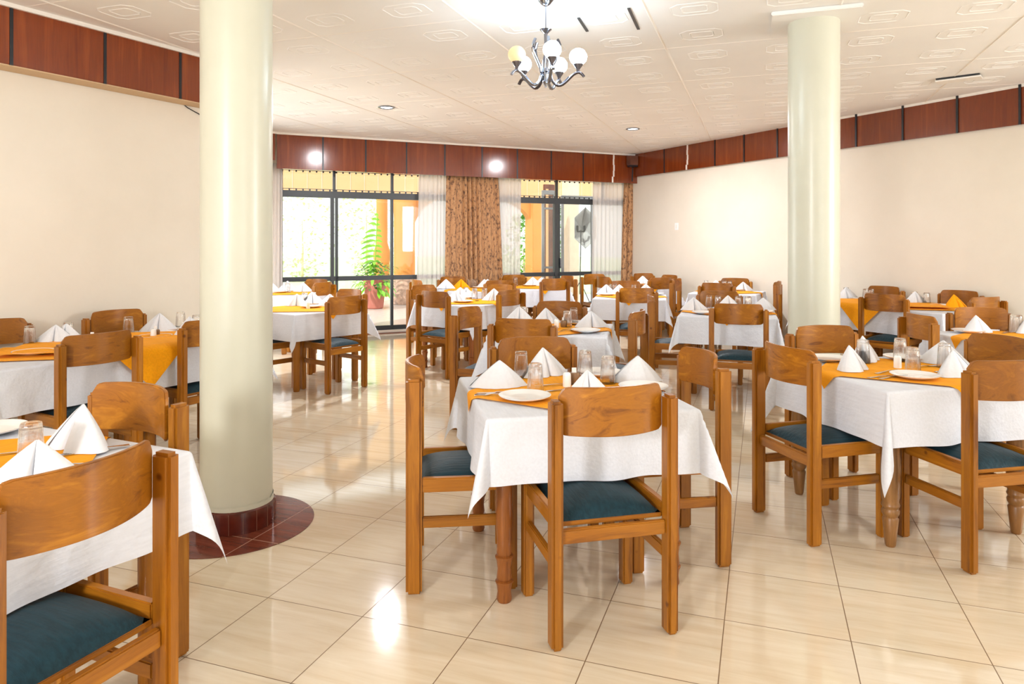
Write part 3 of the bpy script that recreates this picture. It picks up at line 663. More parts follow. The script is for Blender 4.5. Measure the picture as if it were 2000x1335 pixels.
def bush(name, u, dist, r, h, mat, label, n, seed, z0=.0, ls=.16):
    P = on_plane(u, 500, PW+NB*dist, NB); e = empty(name, (P.x, P.y, -.15)); tag(e, label, 'shrub'); rng = random.Random(seed); g = G()
    for i in range(n):
        a = rng.uniform(0, 2*PI); q = rng.random()**.5; z = z0+.2+h*rng.random(); rr = r*q*math.sin(PI*(.12+.8*(z-z0-.2)/h))
        leaf_blade(g, (rr*math.cos(a), rr*math.sin(a), z), (rng.uniform(-1, 1), rng.uniform(-1, 1), rng.uniform(-.3, .8)), ls*rng.uniform(.6, 1.3), ls*.3, .3, n=3)
    link('foliage', g.mesh('f', mat), e); g = G(); g.tube([(0, 0, .002), (.03, 0, h*.3), (0, .02, h*.6)], [.06, .04, .015], 7); link('stem', g.mesh('s', M['beige_out']), e)
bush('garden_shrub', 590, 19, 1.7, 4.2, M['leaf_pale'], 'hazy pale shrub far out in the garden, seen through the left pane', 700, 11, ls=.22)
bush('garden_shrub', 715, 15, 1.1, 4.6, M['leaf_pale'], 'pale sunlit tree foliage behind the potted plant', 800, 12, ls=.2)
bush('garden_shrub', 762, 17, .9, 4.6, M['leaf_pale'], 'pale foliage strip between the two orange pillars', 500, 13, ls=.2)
bush('garden_shrub', 1022, 9, .7, 2.3, M['leaf'], 'bright green shrub beside the square orange pillar', 500, 14, ls=.2)
bush('garden_shrub', 1078, 6.5, .45, 3.4, M['leaf'], 'yellow green climbing shrub seen through the open glass leaf', 800, 15, ls=.14)

# ================================================================== CHANDELIER AND DOWNLIGHTS
YC = 4.65; XC = (1066-1000)/FPX*YC
ch = empty('chandelier', (XC, YC, HC)); tag(ch, 'five-armed chrome chandelier with lit crackle glass globes', 'chandelier')
Z = lambda v: EYE+(HOR-v)*YC/FPX-HC
g = G(); g.lathe([(.052, -.001), (.052, -.018), (.03, -.045), (.012, -.055)], 24); link('canopy', g.mesh('c', M['chrome'], smooth=True, auto=.6), ch)
g = G(); g.tube([(0, 0, -.05), (0, 0, Z(60))], .004, 8).lathe([(.004, Z(57)), (.04, Z(58)), (.03, Z(61)), (.012, Z(66)), (.008, Z(100))], 20)
g.lathe([(.008, Z(100)), (.022, Z(118)), (.026, Z(140)), (.020, Z(158)), (.024, Z(160)), (.008, Z(168)), (.006, Z(171))], 20); link('stem', g.mesh('s', M['chrome'], smooth=True, auto=.6), ch)
for k in range(5):
    a = math.radians(-82+72*k); c = Vector((math.cos(a), math.sin(a)))
    P = lambda r, v: (c.x*r, c.y*r, Z(v))
    path = [(.078, 78), (.094, 90), (.092, 103), (.066, 118), (.040, 134), (.034, 148), (.050, 161), (.080, 168), (.112, 166), (.145, 158), (.18, 148), (.212, 144), (.235, 147), (.250, 153)]
    pts = []
    for i in range(len(path)-1):
        for t in (0, .5):
            p0 = path[max(i-1, 0)]; p1 = path[i]; p2_ = path[i+1]; p3 = path[min(i+2, len(path)-1)]
            q = [0.5*(2*p1[j]+(p2_[j]-p0[j])*t+(2*p0[j]-5*p1[j]+4*p2_[j]-p3[j])*t*t+(3*p1[j]-p0[j]-3*p2_[j]+p3[j])*t**3) for j in (0, 1)]
            pts.append(P(*q))
    pts.append(P(*path[-1]))
    g = G(); g.tube(pts, .0095, 8, flat=1.3); arm = link('arm', g.mesh('arm', M['dark_metal'] if k % 2 else M['chrome'], smooth=True), ch)
    g = G(); g.tube([(x*.93, y*.93, z+.004) for x, y, z in pts[2:20]], .005, 6); link('trim_rod', g.mesh('rod', M['chrome'], smooth=True), arm)
    g = G(); g.lathe([(.010, Z(146)), (.012, Z(138)), (.030, Z(130)), (.032, Z(127)), (.024, Z(127))], 20, c=(c.x*.212, c.y*.212, 0)); link('cup', g.mesh('cup', M['dark_metal'], smooth=True, auto=.6), arm)
    g = G(); zc_ = Z(114); prof = [(.056*math.sin(t), -.056*math.cos(t)) for t in [PI*(.13+.87*i/14) for i in range(15)]]; prof[-1] = (.002, .058)
    g.lathe(prof, 24, c=(c.x*.212, c.y*.212, zc_), flute=12, amp=.03)
    amber = (k == 4)
    link('globe', g.mesh('globe', M['globe_amber'] if amber else M['globe'], smooth=True), arm)['label'] = 'amber crackle globe, dimmer' if amber else 'white lit crackle globe'
for (u, v, lb) in ((755, 209, 'round lit downlight in the ceiling left of the chandelier'), (1236, 251, 'round lit downlight in the ceiling behind and right of the chandelier')):
    p = on_ceil(u, v); e = empty('downlight', p); tag(e, lb, 'downlight')
    g = G(); g.lathe([(.095, 0), (.10, -.008), (.085, -.014), (.068, -.006), (.066, -.002)], 28, cap=False); link('rim', g.mesh('r', M['chrome'], smooth=True), e)
    g = G(); g.lathe([(.066, -.002), (.066, -.005)], 28); link('lens', g.mesh('l', M['downlight']), e)
    light('downlight_lamp', 'AREA', (p.x, p.y, HC-.03), 75, (.96, .96, 1), shape='DISK', size=.12)

# ================================================================== FURNITURE: CHAIR
def build_chair(styled=0):
    e = empty('dining_chair')
    def part(n, g, mt, bev=.006): return link(n, g.mesh(n, M[mt], bevel=bev), e)
    for s in (-1, 1):
        x = s*.219
        g = G(); g.box((x-.0215, -.034, 0), (x+.0215, .031, .868)); part('leg', g, 'wood_z', .010)
    for s in (-1, 1):
        x = s*.213
        g = G(); g.box((x-.022, .365, 0), (x+.022, .42, .468)); part('leg', g, 'wood_z', .007)
        g = G(); g.box((x-.012, .031, .408), (x+.016, .366, .466)); part('side_rail', g, 'wood_y', .004)
        g = G(); g.box((x-.011, .031, .262), (x+.011, .366, .306)); part('stretcher', g, 'wood_y', .004)
    g = G(); g.box((-.198, -.012, .362), (.198, .012, .412)); part('back_rail', g, 'wood_x', .004)
    g = G(); g.box((-.191, .385, .405), (.191, .409, .462)); part('front_rail', g, 'wood_x', .004)
    # curved backrest: bows backwards, rounded top corners
    w, zb_, zt_ = .215, .738, .909; nx, nz = 24, 8
    def back(sx):
        k = 1-(abs(sx))**2.0; return .022-.068*k
    g = G(); vs = []; fs = []
    def P(i, j, side):
        sx = -1+2*i/nx; cr = .035
        t = j/nz; x = sx*w
        dx = w-abs(x); top = zt_+.004*(1-sx*sx)
        if dx < cr: top -= cr-math.sqrt(max(0, cr*cr-(cr-dx)**2))
        bot = zb_+(.0 if dx > .02 else (.012-dx*.6))
        z = bot+(top-bot)*t
        return (x*.925, back(sx)+(.016 if side else 0), z)
    for side in (0, 1):
        for j in range(nz+1):
            for i in range(nx+1): vs.append(P(i, j, side))
    w_ = nx+1; o_ = (nx+1)*(nz+1)
    for j in range(nz):
        for i in range(nx):
            fs.append((j*w_+i, j*w_+i+1, (j+1)*w_+i+1, (j+1)*w_+i)); fs.append((o_+j*w_+i, o_+(j+1)*w_+i, o_+(j+1)*w_+i+1, o_+j*w_+i+1))
    for i in range(nx): fs.append((i, o_+i, o_+i+1, i+1)); fs.append((nz*w_+i, nz*w_+i+1, o_+nz*w_+i+1, o_+nz*w_+i))
    for j in range(nz): fs.append((j*w_, (j+1)*w_, o_+(j+1)*w_, o_+j*w_)); fs.append((j*w_+nx, o_+j*w_+nx, o_+(j+1)*w_+nx, (j+1)*w_+nx))
    g.add(vs, fs); part('backrest', g, 'slat', .003)
    # seat board and domed cushion
    g = G(); g.box((-.196, .02, .414), (.196, .384, .430)); part('seat_board', g, 'wood_x', .002)
    hx, y0, y1 = .194, .024, .400; cy, hy = (y0+y1)/2, (y1-y0)/2
    g = G(); vs = []; n1 = 16
    def cush(s, t):
        a = s*2-1; b = t*2-1; h = (max(0, 1-abs(a)**5)*max(0, 1-abs(b)**5))**.5; hh = .430+.028*h+.030*(1-a*a)*(1-b*b)**.7
        return (a*hx*(1-.0*h), cy+b*hy, hh)
    g.grid(cush, n1, n1)
    b0 = len(g.v); g.grid(lambda s, t: ((s*2-1)*hx, cy+(t*2-1)*hy, .430), 1, 1)
    part('seat', g, 'seat', 0)
    for c_ in e.children:
        if c_.name.startswith('seat') and 'board' not in c_.name:
            for p in c_.data.polygons: p.use_smooth = True
    return e
proto = build_chair()
used = [False]
def chair(x, y, face, label, group=None):
    """x,y: floor point midway between the back posts; face: direction the sitter looks, degrees from +X"""
    if used[0]: o = copy_tree(proto)
    else: o = proto; used[0] = True
    o.location = (x, y, 0.0004); o.rotation_euler = (0, 0, math.radians(face-90)); tag(o, label, 'chair', 'wooden dining chairs with blue seats')
    return o

# ================================================================== TABLES, CLOTHS, SETTINGS
HT = .742; CA = .43
def drape(s, t, a, o, flare=.16, tip=.0, seed=0, off=0.0, wave=.015, ax=None):
    ds, dt = max(abs(s)-(ax or a), 0), max(abs(t)-a, 0); sg, tg = (1 if s >= 0 else -1), (1 if t >= 0 else -1); rd = .012
    def fall(d): return (rd*math.sin(min(d/rd, 1.57)) if d < 1.57*rd else rd, (rd*(1-math.cos(min(d/rd, 1.57)))) if d < 1.57*rd else rd+(d-1.57*rd))
    if ds == 0 and dt == 0: return (s, t, HT+.004+off)
    if dt == 0 or ds == 0:
        d = ds if dt == 0 else dt; c = t if dt == 0 else s; h, z = fall(d)
        k = (1 if dt == 0 else 2)+(sg if dt == 0 else tg)*.5+seed
        wv = (math.sin(c*13+k*3)+.6*math.sin(c*23+k*5))*wave*(d/o)*math.cos(PI*c/2/a)**.6 if abs(c) < a else 0
        out = h+flare*.35*d+wv+off
        z2 = HT+.004+off*.3-z
        return (sg*(a+out), t, z2) if dt == 0 else (s, tg*(a+out), z2)
    r = math.hypot(ds, dt); ph = math.atan2(dt, ds); h, z = fall(r)
    s2 = math.sin(2*ph); gk = flare*.35+(.30+.05*math.sin(seed*3+sg+2*tg))*s2*s2+.06*s2*math.sin(6*ph+seed)
    out = h+gk*r+off; zz = z*math.sqrt(max(.2, 1-(gk)**2))*(1+tip*s2*s2)
    return (sg*(a+out*math.cos(ph)), tg*(a+out*math.sin(ph)), HT+.004+off*.3-zz)
cloth_cache = {}
def cloth_mesh(seed, o, tip, n, cut=0):
    key = (seed % 4, o, tip, n, cut)
    if key not in cloth_cache:
        g = G(); R = CA+o
        # denser sampling around the edge of the table
        xs = sorted(set([-R+2*R*i/n for i in range(n+1)]+[sg*(CA+d) for sg in (-1, 1) for d in (0, .005, .011, .019)]))
        ux = [x for x in xs if not (cut > 0 and x > CA+.001) and not (cut < 0 and x < -CA-.001)]
        w = len(ux); vs = [drape(x, y, CA, o, tip=tip, seed=seed % 4) for y in xs for x in ux]
        g.add(vs, [(j*w+i, j*w+i+1, (j+1)*w+i+1, (j+1)*w+i) for j in range(len(xs)-1) for i in range(w-1)])
        cloth_cache[key] = g.mesh('tablecloth', M['cloth'], smooth=True, auto=3.0)
    return cloth_cache[key]
top_cache = {}
def topper_mesh(D, n, ax=None, sx=1.0):
    key = (D, n, ax)
    if key not in top_cache:
        g = G(); vs = []
        for j in range(n+1):
            for i in range(n+1):
                p = (-1+2*i/n)*D/2; q = (-1+2*j/n)*D/2; s, t = (p-q)/2*sx, (p+q)/2
                vs.append(drape(s, t, CA, .27, seed=1, off=(.024 if ax else .0065), wave=(.0 if ax else .015), tip=0, ax=ax))
        w = n+1; g.add(vs, [(j*w+i, j*w+i+1, (j+1)*w+i+1, (j+1)*w+i) for j in range(n) for i in range(n)])
        top_cache[key] = g.mesh('topper', M['orange'], smooth=True, auto=3.0)
    return top_cache[key]
g = G(); g.box((-.40, -.40, HT-.028), (.40, .40, HT-.001)); ME_TOP = g.mesh('tabletop', M['wood_x'], bevel=.004)
ME_LEG = {}
g = G(); g.lathe([(.026, 0), (.031, .012), (.027, .040), (.031, .068), (.036, .078), (.036, .082), (.026, .086), (.031, .095), (.027, .13), (.032, .165), (.037, .176), (.037, .180), (.027, .184), (.031, .195), (.029, .23), (.032, .29), (.034, .33), (.032, .42), (.034, .50), (.034, .714)], 20)
ME_LEG['bamboo'] = g.mesh('leg', M['turned'], smooth=True, auto=.7)
g = G(); g.lathe([(.020, 0), (.024, .01), (.036, .13), (.030, .14), (.038, .155), (.040, .168), (.034, .180), (.041, .195), (.036, .21), (.040, .23), (.044, .36), (.036, .52), (.036, .714)], 20)
ME_LEG['vase'] = g.mesh('leg', M['brown_leg'], smooth=True, auto=.7)
g = G(); g.lathe([(.030, 0), (.035, .02), (.036, .40), (.036, .714)], 12); ME_LEG['plain'] = g.mesh('leg', M['wood_z'], smooth=True, auto=.7)

# ---- small ware
def napkin_mesh(seed, mat):
    rng = random.Random(seed); g = G(); n, mz = 44, 9; vs = []; H = rng.uniform(.122, .138)
    k1 = rng.uniform(.9, 1.1)
    def rad(a):   # a from front (0) around
        b = abs(math.atan2(math.sin(a), math.cos(a)))
        pts = [(0, .012), (.13, .056), (.5, .082), (1.0, .10), (1.45, .128*k1), (1.62, .128*k1), (1.9, .100), (2.5, .072), (3.15, .062)]
        for (a0, r0), (a1, r1) in zip(pts, pts[1:]):
            if a0 <= b <= a1: t = (b-a0)/(a1-a0); t = t*t*(3-2*t); return r0+(r1-r0)*t
        return .062
    for j in range(mz+1):
        t = j/mz; q = (1-t)
        for i in range(n):
            a = 2*PI*i/n; r = rad(a)*(q**.92)+.003*t; r *= 1+.05*math.sin(PI*t)
            vs.append((r*math.sin(a), -r*math.cos(a)+.012*t, H*(t**.98)+(.002 if j == 0 else 0)))
    fs = [(j*n+i, j*n+(i+1) % n, (j+1)*n+(i+1) % n, (j+1)*n+i) for j in range(mz) for i in range(n)]
    fs.append(tuple(range(n-1, -1, -1))); fs.append(tuple(mz*n+i for i in range(n)))
    g.add(vs, fs)
    for s in ((-1, 1)[seed % 2],):    # inner fold showing as a second layer on one wing
        def fold(u, w):
            a = s*(.75+.75*u); r = rad(a)*(1-w)**.92+.004; return (r*math.sin(a)*1.02, -r*math.cos(a)*1.05+.012*w, H*(w**.98)*.985+.003)
        g.grid(fold, 5, 8)
    me = g.mesh('napkin', mat, smooth=True, auto=1.2); return me
ME_NAP = [napkin_mesh(s, M['napkin']) for s in (1, 2, 3, 4)]; ME_NAP_O = napkin_mesh(5, M['orange'])
g = G(); g.lathe([(.060, 0), (.070, .004), (.104, .014), (.112, .019), (.113, .021), (.108, .020), (.080, .010), (.066, .008), (.0, .0075)], 40, cap=False); g.f.append(tuple(range(39, -1, -1)))
ME_PLATE = g.mesh('plate', M['glaze'], smooth=True, auto=1.0)
# upturned faceted tumbler: rim on the table, thick base on top
g = G(); g.lathe([(.0375, 0), (.0355, .035), (.0335, .06), (.0300, .105), (.0285, .112), (.026, .114), (.001, .114)], 40, cap=False, flute=10, amp=.022)
g.lathe([(.0365, 0), (.0337, .035), (.0315, .06), (.0280, .098), (.026, .100), (.001, .100)], 40, cap=False)
n_ = 40; b2 = 7*n_
for i in range(n_): g.f.append((i, (i+1) % n_, b2+(i+1) % n_, b2+i))
g.v = [(x, y, z*1.14) for x, y, z in g.v]
ME_GLASS = g.mesh('glass', M['glass'], smooth=True, auto=1.0)
g = G(); g.lathe([(.019, 0), (.020, .004), (.019, .055), (.017, .062), (.010, .067), (.001, .068)], 24); ME_SHK = g.mesh('shaker', M['glaze'], smooth=True, auto=.9)
g = G(); g.lathe([(.003, .0675), (.003, .069), (.001, .0695)], 6); ME_HOLE = g.mesh('holes', M['black'])
g = G(); g.lathe([(.022, 0), (.026, .01), (.028, .045), (.024, .055), (.001, .055)], 20); ME_POT = g.mesh('pot', M['pepper'], smooth=True, auto=.9)
g = G(); g.box((-.012, -.002, .04), (.010, .002, .078)); ME_SACH = g.mesh('sachet', M['paper'])
def cut(kind):
    g = G(); z = .004
    def blade(s, t): return None
    def strip(pts, th=.0022):
        n = len(pts); vs = []
        for (y, w, zz) in pts: vs += [(-w, y, zz), (w, y, zz), (w, y, zz+th), (-w, y, zz+th)]
        fs = [(0, 1, 2, 3), (4*(n-1)+3, 4*(n-1)+2, 4*(n-1)+1, 4*(n-1))]
        for i in range(n-1):
            for k in range(4): k2 = (k+1) % 4; fs.append((4*i+k, 4*i+k2, 4*i+4+k2, 4*i+4+k))
        g.add(vs, fs)
    h = [(-.10, .0095, .001), (-.085, .0100, .001), (-.05, .006, .003), (.0, .0038, .006), (.03, .0035, .006)]
    if kind == 'knife': strip(h+[(.035, .008, .003), (.07, .0105, .001), (.105, .010, .001), (.118, .003, .001)])
    elif kind == 'fork':
        strip(h+[(.045, .010, .003), (.060, .0125, .001)], .002)
        for x in (-.0105, -.0035, .0035, .0105): g.box((x-.0018, .058, .001), (x+.0018, .105, .0035))
    else:
        strip(h+[(.040, .005, .004)], .002)
        def bowl(s, t):
            a = 2*PI*s; r = t; return (.019*r*math.cos(a), .066+.029*r*math.sin(a), .001+.007*r*r)
        g.grid(bowl, 20, 5); g.grid(lambda s, t: (bowl(s, t)[0], bowl(s, t)[1], bowl(s, t)[2]+.0012), 20, 5)
    return g.mesh(kind, M['steel'], smooth=True, auto=.9)
ME_CUT = {k: cut(k) for k in ('knife', 'fork', 'spoon')}
names = {'n': 'near', 'f': 'far', 'l': 'left', 'r': 'right'}
def rot(x, y, deg): c, s = math.cos(math.radians(deg)), math.sin(math.radians(deg)); return x*c-y*s, x*s+y*c
ZT_ = HT+.0105   # resting height on the layered cloths
class Table:
    def __init__(s, x, y, ang, desc, leg='plain', o=.262, tip=.0, D=1.03, n=34, lv=2, seed=0, D2_=None, cut=0):
        s.x, s.y, s.ang, s.desc, s.lv = x, y, ang, desc, lv; s.rz = math.radians(ang); s.seed = seed
        e = empty('dining_table', (x, y, .0004), s.rz); tag(e, 'wooden dining table under white cloth, the '+desc, 'table', 'laid dining tables')
        link('tabletop', ME_TOP, e)
        for sx in (-1, 1):
            for sy in (-1, 1): link('leg', ME_LEG[leg], e, (sx*.355, sy*.355, 0))
        s.cl = tag(link('tablecloth', cloth_mesh(seed, o, tip, n, cut), None, (x, y, 0), s.rz), 'white cotton tablecloth draped over the '+desc, 'tablecloth', 'white tablecloths')
        if D2_: dx, dy = rot(D2_[0], 0, ang); tag(link('orange_topper', topper_mesh(D2_[1], 44, 1.2), None, (x+dx, y+dy, .002), s.rz), 'orange cloth laid over the joint beside the '+desc, 'tablecloth', 'orange overlay cloths')
        if D: tag(link('orange_topper', topper_mesh(D*1.0, 30 if lv < 2 else 44), None, (x, y, 0), s.rz), 'orange cloth laid cornerwise on the '+desc, 'tablecloth', 'orange overlay cloths')
    def put(s, name, me, lx, ly, rz, label, cat, group, z=0, world=False):
        if world: wx, wy = lx, ly
        else: dx, dy = rot(lx, ly, s.ang); wx, wy = s.x+dx, s.y+dy
        o = link(name, me, None, (wx, wy, ZT_+z), rz if world else s.rz+rz); return tag(o, label, cat, group)
    def napkin(s, lx, ly, rz, where, k=0, orange=False, world=False):
        return s.put('folded_napkin', ME_NAP_O if orange else ME_NAP[k % 4], lx, ly, rz, ('orange' if orange else 'white')+' pyramid napkin, %s, %s' % (where, s.desc), 'napkin', 'folded napkins', world=world)
    def plate(s, lx, ly, where, world=False): return s.put('side_plate', ME_PLATE, lx, ly, 0, 'round white plate, %s, %s' % (where, s.desc), 'plate', 'white plates', world=world)
    def glass(s, lx, ly, where, world=False): return s.put('glass_tumbler', ME_GLASS, lx, ly, s.seed+lx*9, 'upturned glass tumbler, %s, %s' % (where, s.desc), 'glass', 'upturned glass tumblers', world=world)
    def cutlery(s, kind, lx, ly, rz, where, world=False):
        return s.put(kind, ME_CUT[kind], lx, ly, rz, 'steel %s, %s, %s' % (kind, where, s.desc), kind, kind+'s on the tables', world=world)
    def shakers(s, lx, ly, both=True):
        dx, dy = rot(lx, ly, s.ang); e = empty('salt_shaker', (s.x+dx, s.y+dy, ZT_)); tag(e, 'white ceramic salt shaker, middle of the '+s.desc, 'shaker', 'salt shakers')
        link('body', ME_SHK, e); link('holes', ME_HOLE, e)
        if both:
            dx, dy = rot(lx+.05, ly+.05, s.ang); e = empty('toothpick_pot', (s.x+dx, s.y+dy, ZT_)); tag(e, 'brown pot of toothpick sachets, middle of the '+s.desc, 'pot', 'toothpick pots')
            link('body', ME_POT, e); link('sachet', ME_SACH, e)
    def setting(s, skip='', napk='', plates='', glasses='', cut=True):
        """four place settings arranged as a pinwheel"""
        for i, sd in enumerate('nrfl'):
            if sd in skip: continue
            a = 90*i; w = names[sd]+' side'; rng = random.Random(s.seed*10+i); j = lambda q=.02: rng.uniform(-q, q)
            x, y = rot(-.20+j(), -.29+j(.01), a); s.plate(x, y, w)
            x, y = rot(.08+j(), -.26+j(), a); s.napkin(x, y, math.radians(a)+j(.7)+(PI if rng.random() < .4 else 0), w, rng.randrange(4))
            x, y = rot(-.10+j(), -.12+j(), a); s.glass(x, y, w)
            if s.lv >= 1 and cut:
                x, y = rot(-.07+j(.01), -.27, a)
                if s.lv >= 2:
                    s.cutlery('knife', x, y, math.radians(a)+j(.3), w); x, y = rot(.23+j(.01), -.27, a); s.cutlery('fork', x, y, math.radians(a)+j(.3), w)
                x, y = rot(-.16+j(.01), -.165, a); s.cutlery('spoon', x, y, math.radians(a+80)+j(.3), w)
        s.shakers(.03, .02)
D = {}
# ---- front left table (T0)
t = Table(-1.625, 2.085, -24, 'table cut by the lower left edge', 'plain', tip=.12, D=.98, n=56, seed=0); T0 = t
t.napkin(-1.42, 2.33, -.5, 'far right corner', 1, world=True); t.napkin(-1.31, 1.95, .3, 'near right side', 0, world=True)
t.plate(-1.84, 2.50, 'far left corner', world=True); t.glass(-1.445, 2.13, 'right side', world=True)
t.plate(-1.82, 1.80, 'left side'  , world=True)
t.cutlery('spoon', -1.335, 2.125, math.radians(105), 'right side', world=True); t.cutlery('fork', -1.345, 2.285, math.radians(128), 'right side', world=True); t.cutlery('knife', -1.62, 2.22, math.radians(130), 'left side', world=True)
chair(-1.006, 1.68, 157, 'wooden chair with its backrest filling the lower left foreground')
chair(-1.345, 2.54, 243.5, 'wooden chair facing the camera beyond the lower left table')
# ---- centre front table (T1)
t = Table(.25, 3.235, 11, 'centre foreground table', 'bamboo', tip=.0, D=1.03, n=64, seed=1); T1 = t
t.napkin(-.06, 3.31, PI+.2, 'left side', 0, world=True); t.napkin(.325, 3.02, .15, 'near side', 3, world=True)
t.napkin(.164, 3.60, .6, 'far side', 1, world=True); t.napkin(.605, 3.43, .15+PI, 'right side', 2, world=True)
t.plate(.055, 3.04, 'near left corner', world=True); t.plate(.60, 3.24, 'near right corner', world=True); t.plate(.45, 3.60, 'far right corner', world=True)
for (x, y, w) in ((.046, 3.54, 'far left side'), (.105, 3.18, 'left middle'), (.367, 3.56, 'far right side'), (.457, 3.385, 'right middle')): t.glass(x, y, w, world=True)
t.shakers(.02, .07)
t.cutlery('knife', -.04, 3.16, math.radians(95), 'left side', world=True); t.cutlery('fork', -.06, 3.11, math.radians(85), 'left side', world=True); t.cutlery('spoon', -.02, 3.17, math.radians(-70), 'left side', world=True)
t.cutlery('knife', .25, 3.22, math.radians(-75), 'middle', world=True); t.cutlery('fork', .20, 3.33, math.radians(-80), 'far side', world=True); t.cutlery('spoon', .44, 3.14, math.radians(20), 'right side', world=True)
chair(.365, 2.545, 104, 'wooden chair seen from behind at the near side of the centre foreground table')
chair(-.42, 3.10, 6, 'wooden chair side-on at the left of the centre foreground table')
chair(.895, 3.34, 189, 'wooden chair side-on at the right of the centre foreground table')
chair(.115, 3.83, 281, 'wooden chair facing the camera behind the centre foreground table')
# ---- front right table (T2)
t = Table(2.05, 3.75, 12, 'right foreground table', 'vase', tip=.32, D=1.03, n=56, seed=2); T2 = t
t.napkin(1.80, 3.76, .8, 'left side', 3, world=True); t.napkin(2.02, 4.06, .9, 'far side', 1, world=True); t.napkin(2.40, 3.95, -.6, 'right side', 2, world=True); t.napkin(2.25, 3.60, .5, 'near right corner', 0, world=True)
t.plate(2.0, 3.52, 'near side', world=True); t.plate(2.26, 4.08, 'far right corner', world=True); t.plate(1.80, 4.05, 'far left corner', world=True)
for (x, y, w) in ((1.96, 3.96, 'left side behind a napkin'), (2.20, 4.02, 'far side'), (2.08, 3.68, 'middle'), (2.33, 3.82, 'right side')): t.glass(x, y, w, world=True)
t.shakers(.03, .05, False)
for (k, x, y, r_, w) in (('fork', 1.95, 3.68, -60, 'near side'), ('knife', 1.86, 3.54, -75, 'near side'), ('spoon', 1.90, 3.53, -65, 'near side'), ('knife', 2.22, 3.83, -70, 'right side'), ('fork', 2.28, 3.72, -60, 'right side'), ('fork', 1.98, 4.13, -60, 'far side'), ('knife', 1.75, 3.97, -80, 'left side')):
    t.cutlery(k, x, y, math.radians(r_), w, world=True)
chair(1.365, 3.545, 15, 'wooden chair seen at an angle at the left of the right foreground table')
chair(2.19, 3.11, 102, 'wooden chair seen from behind, cut by the right photo edge, near foreground table')
chair(1.91, 4.37, 282, 'wooden chair facing the camera behind the right foreground table, left of its glasses')
chair(2.69, 3.88, 192, 'large wooden backrest at the right edge of the photo, facing left')
# ---- two tables along the left wall
chair(-2.35, 4.05, 150, 'wooden chair seen from behind, left of the orange corner by the left wall')
chair(-2.03, 4.79, 150, 'wooden chair partly hidden by the near column, at the left wall')
chair(-3.02, 5.40, 330, 'wooden chair facing the camera against the left wall')
chair(-3.46, 4.72, 330, 'wooden backrest at the left edge of the photo against the left wall')
ta = Table(-2.89, 4.33, 60, 'left wall table nearer the photo edge', 'plain', D=.86, n=40, seed=3, cut=1, D2_=(.425, 1.36))
tb = Table(-2.47, 5.07, 60, 'left wall table beside the near column', 'plain', D=.86, n=40, seed=5, cut=-1)
def W(px, py, z=ZT_): return on_z(px, py, z)
def place(t, kind, u, v, where, **kw):
    p = W(u, v); lx, ly = rot(p.x-t.x, p.y-t.y, -t.ang); lim = {'plate': .31, 'napkin': .33}.get(kind, .37)
    lx, ly = max(-lim, min(lim, lx)), max(-lim, min(lim, ly)); lx, ly = rot(lx, ly, t.ang); p = Vector((t.x+lx, t.y+ly, p.z))
    if kind == 'napkin': return t.napkin(p.x, p.y, kw.get('rz', 0), where, kw.get('k', 0), kw.get('orange', False), world=True)
    if kind == 'plate': return t.plate(p.x, p.y, where, world=True)
    if kind == 'glass': return t.glass(p.x, p.y, where, world=True)
    return t.cutlery(kind, p.x, p.y, kw.get('rz', 0), where, world=True)
place(ta, 'napkin', 48, 663, 'left side', k=0, rz=.3); place(ta, 'plate', 65, 691, 'near side'); place(ta, 'plate', 122, 657, 'far side'); place(ta, 'glass', 8, 668, 'left side')
place(ta, 'napkin', 155, 660, 'right side', k=2, rz=.2); place(ta, 'spoon', 30, 690, 'near side', rz=-1); place(ta, 'fork', 88, 664, 'middle', rz=-1); place(ta, 'glass', 182, 655, 'right side'); ta.shakers(.33, .05)
place(tb, 'glass', 237, 651, 'left side'); place(tb, 'napkin', 262, 642, 'left side', k=1, rz=.2); place(tb, 'plate', 303, 660, 'near side'); place(tb, 'plate', 322, 643, 'far side'); place(tb, 'glass', 345, 640, 'far side'); place(tb, 'napkin', 372, 655, 'right side', k=1, rz=1); place(tb, 'glass', 384, 648, 'right side'); place(tb, 'fork', 315, 643, 'far side', rz=-1); tb.shakers(-.1, 0)
# ---- table right of the near column
t = Table(-2.13, 7.30, -38, 'table just beyond the near column', 'plain', D=1.03, seed=6, lv=1)
place(t, 'napkin', 552, 594, 'left side', k=3, rz=.1); place(t, 'glass', 589, 594, 'middle'); place(t, 'glass', 597, 590, 'far middle'); place(t, 'plate', 608, 600, 'near side'); place(t, 'napkin', 636, 586, 'far side', k=1, rz=.4); place(t, 'napkin', 644, 597, 'right side', k=2, rz=.2); place(t, 'plate', 612, 589, 'far side'); t.shakers(.05, 0, False); place(t, 'spoon', 600, 596, 'near side', rz=-1)
chair(-1.60, 6.85, 142, 'wooden chair seen from behind, right of the table just beyond the near column')
chair(-1.78, 7.86, 232, 'wooden chair behind the table just beyond the near column, facing the camera')
chair(-2.54, 6.78, 52, 'wooden chair mostly hidden behind the near column, its blue seat showing')
# ---- far left table by the glass door
t = Table(-3.05, 9.57, 60, 'far left table by the glass door', 'plain', D=1.03, seed=7, lv=0)
place(t, 'napkin', 532, 571, 'left side', k=2); place(t, 'glass', 556, 569, 'left middle'); place(t, 'napkin', 577, 565, 'far side', k=1, rz=.3); place(t, 'napkin', 592, 569, 'right side', k=0); place(t, 'plate', 548, 571, 'near side'); place(t, 'glass', 562, 571, 'near middle')
chair(-2.47, 9.33, 160, 'wooden chair at the right of the far left table by the glass door')
chair(-2.76, 10.08, 244, 'wooden chair facing the camera behind the far left table against the window rail')
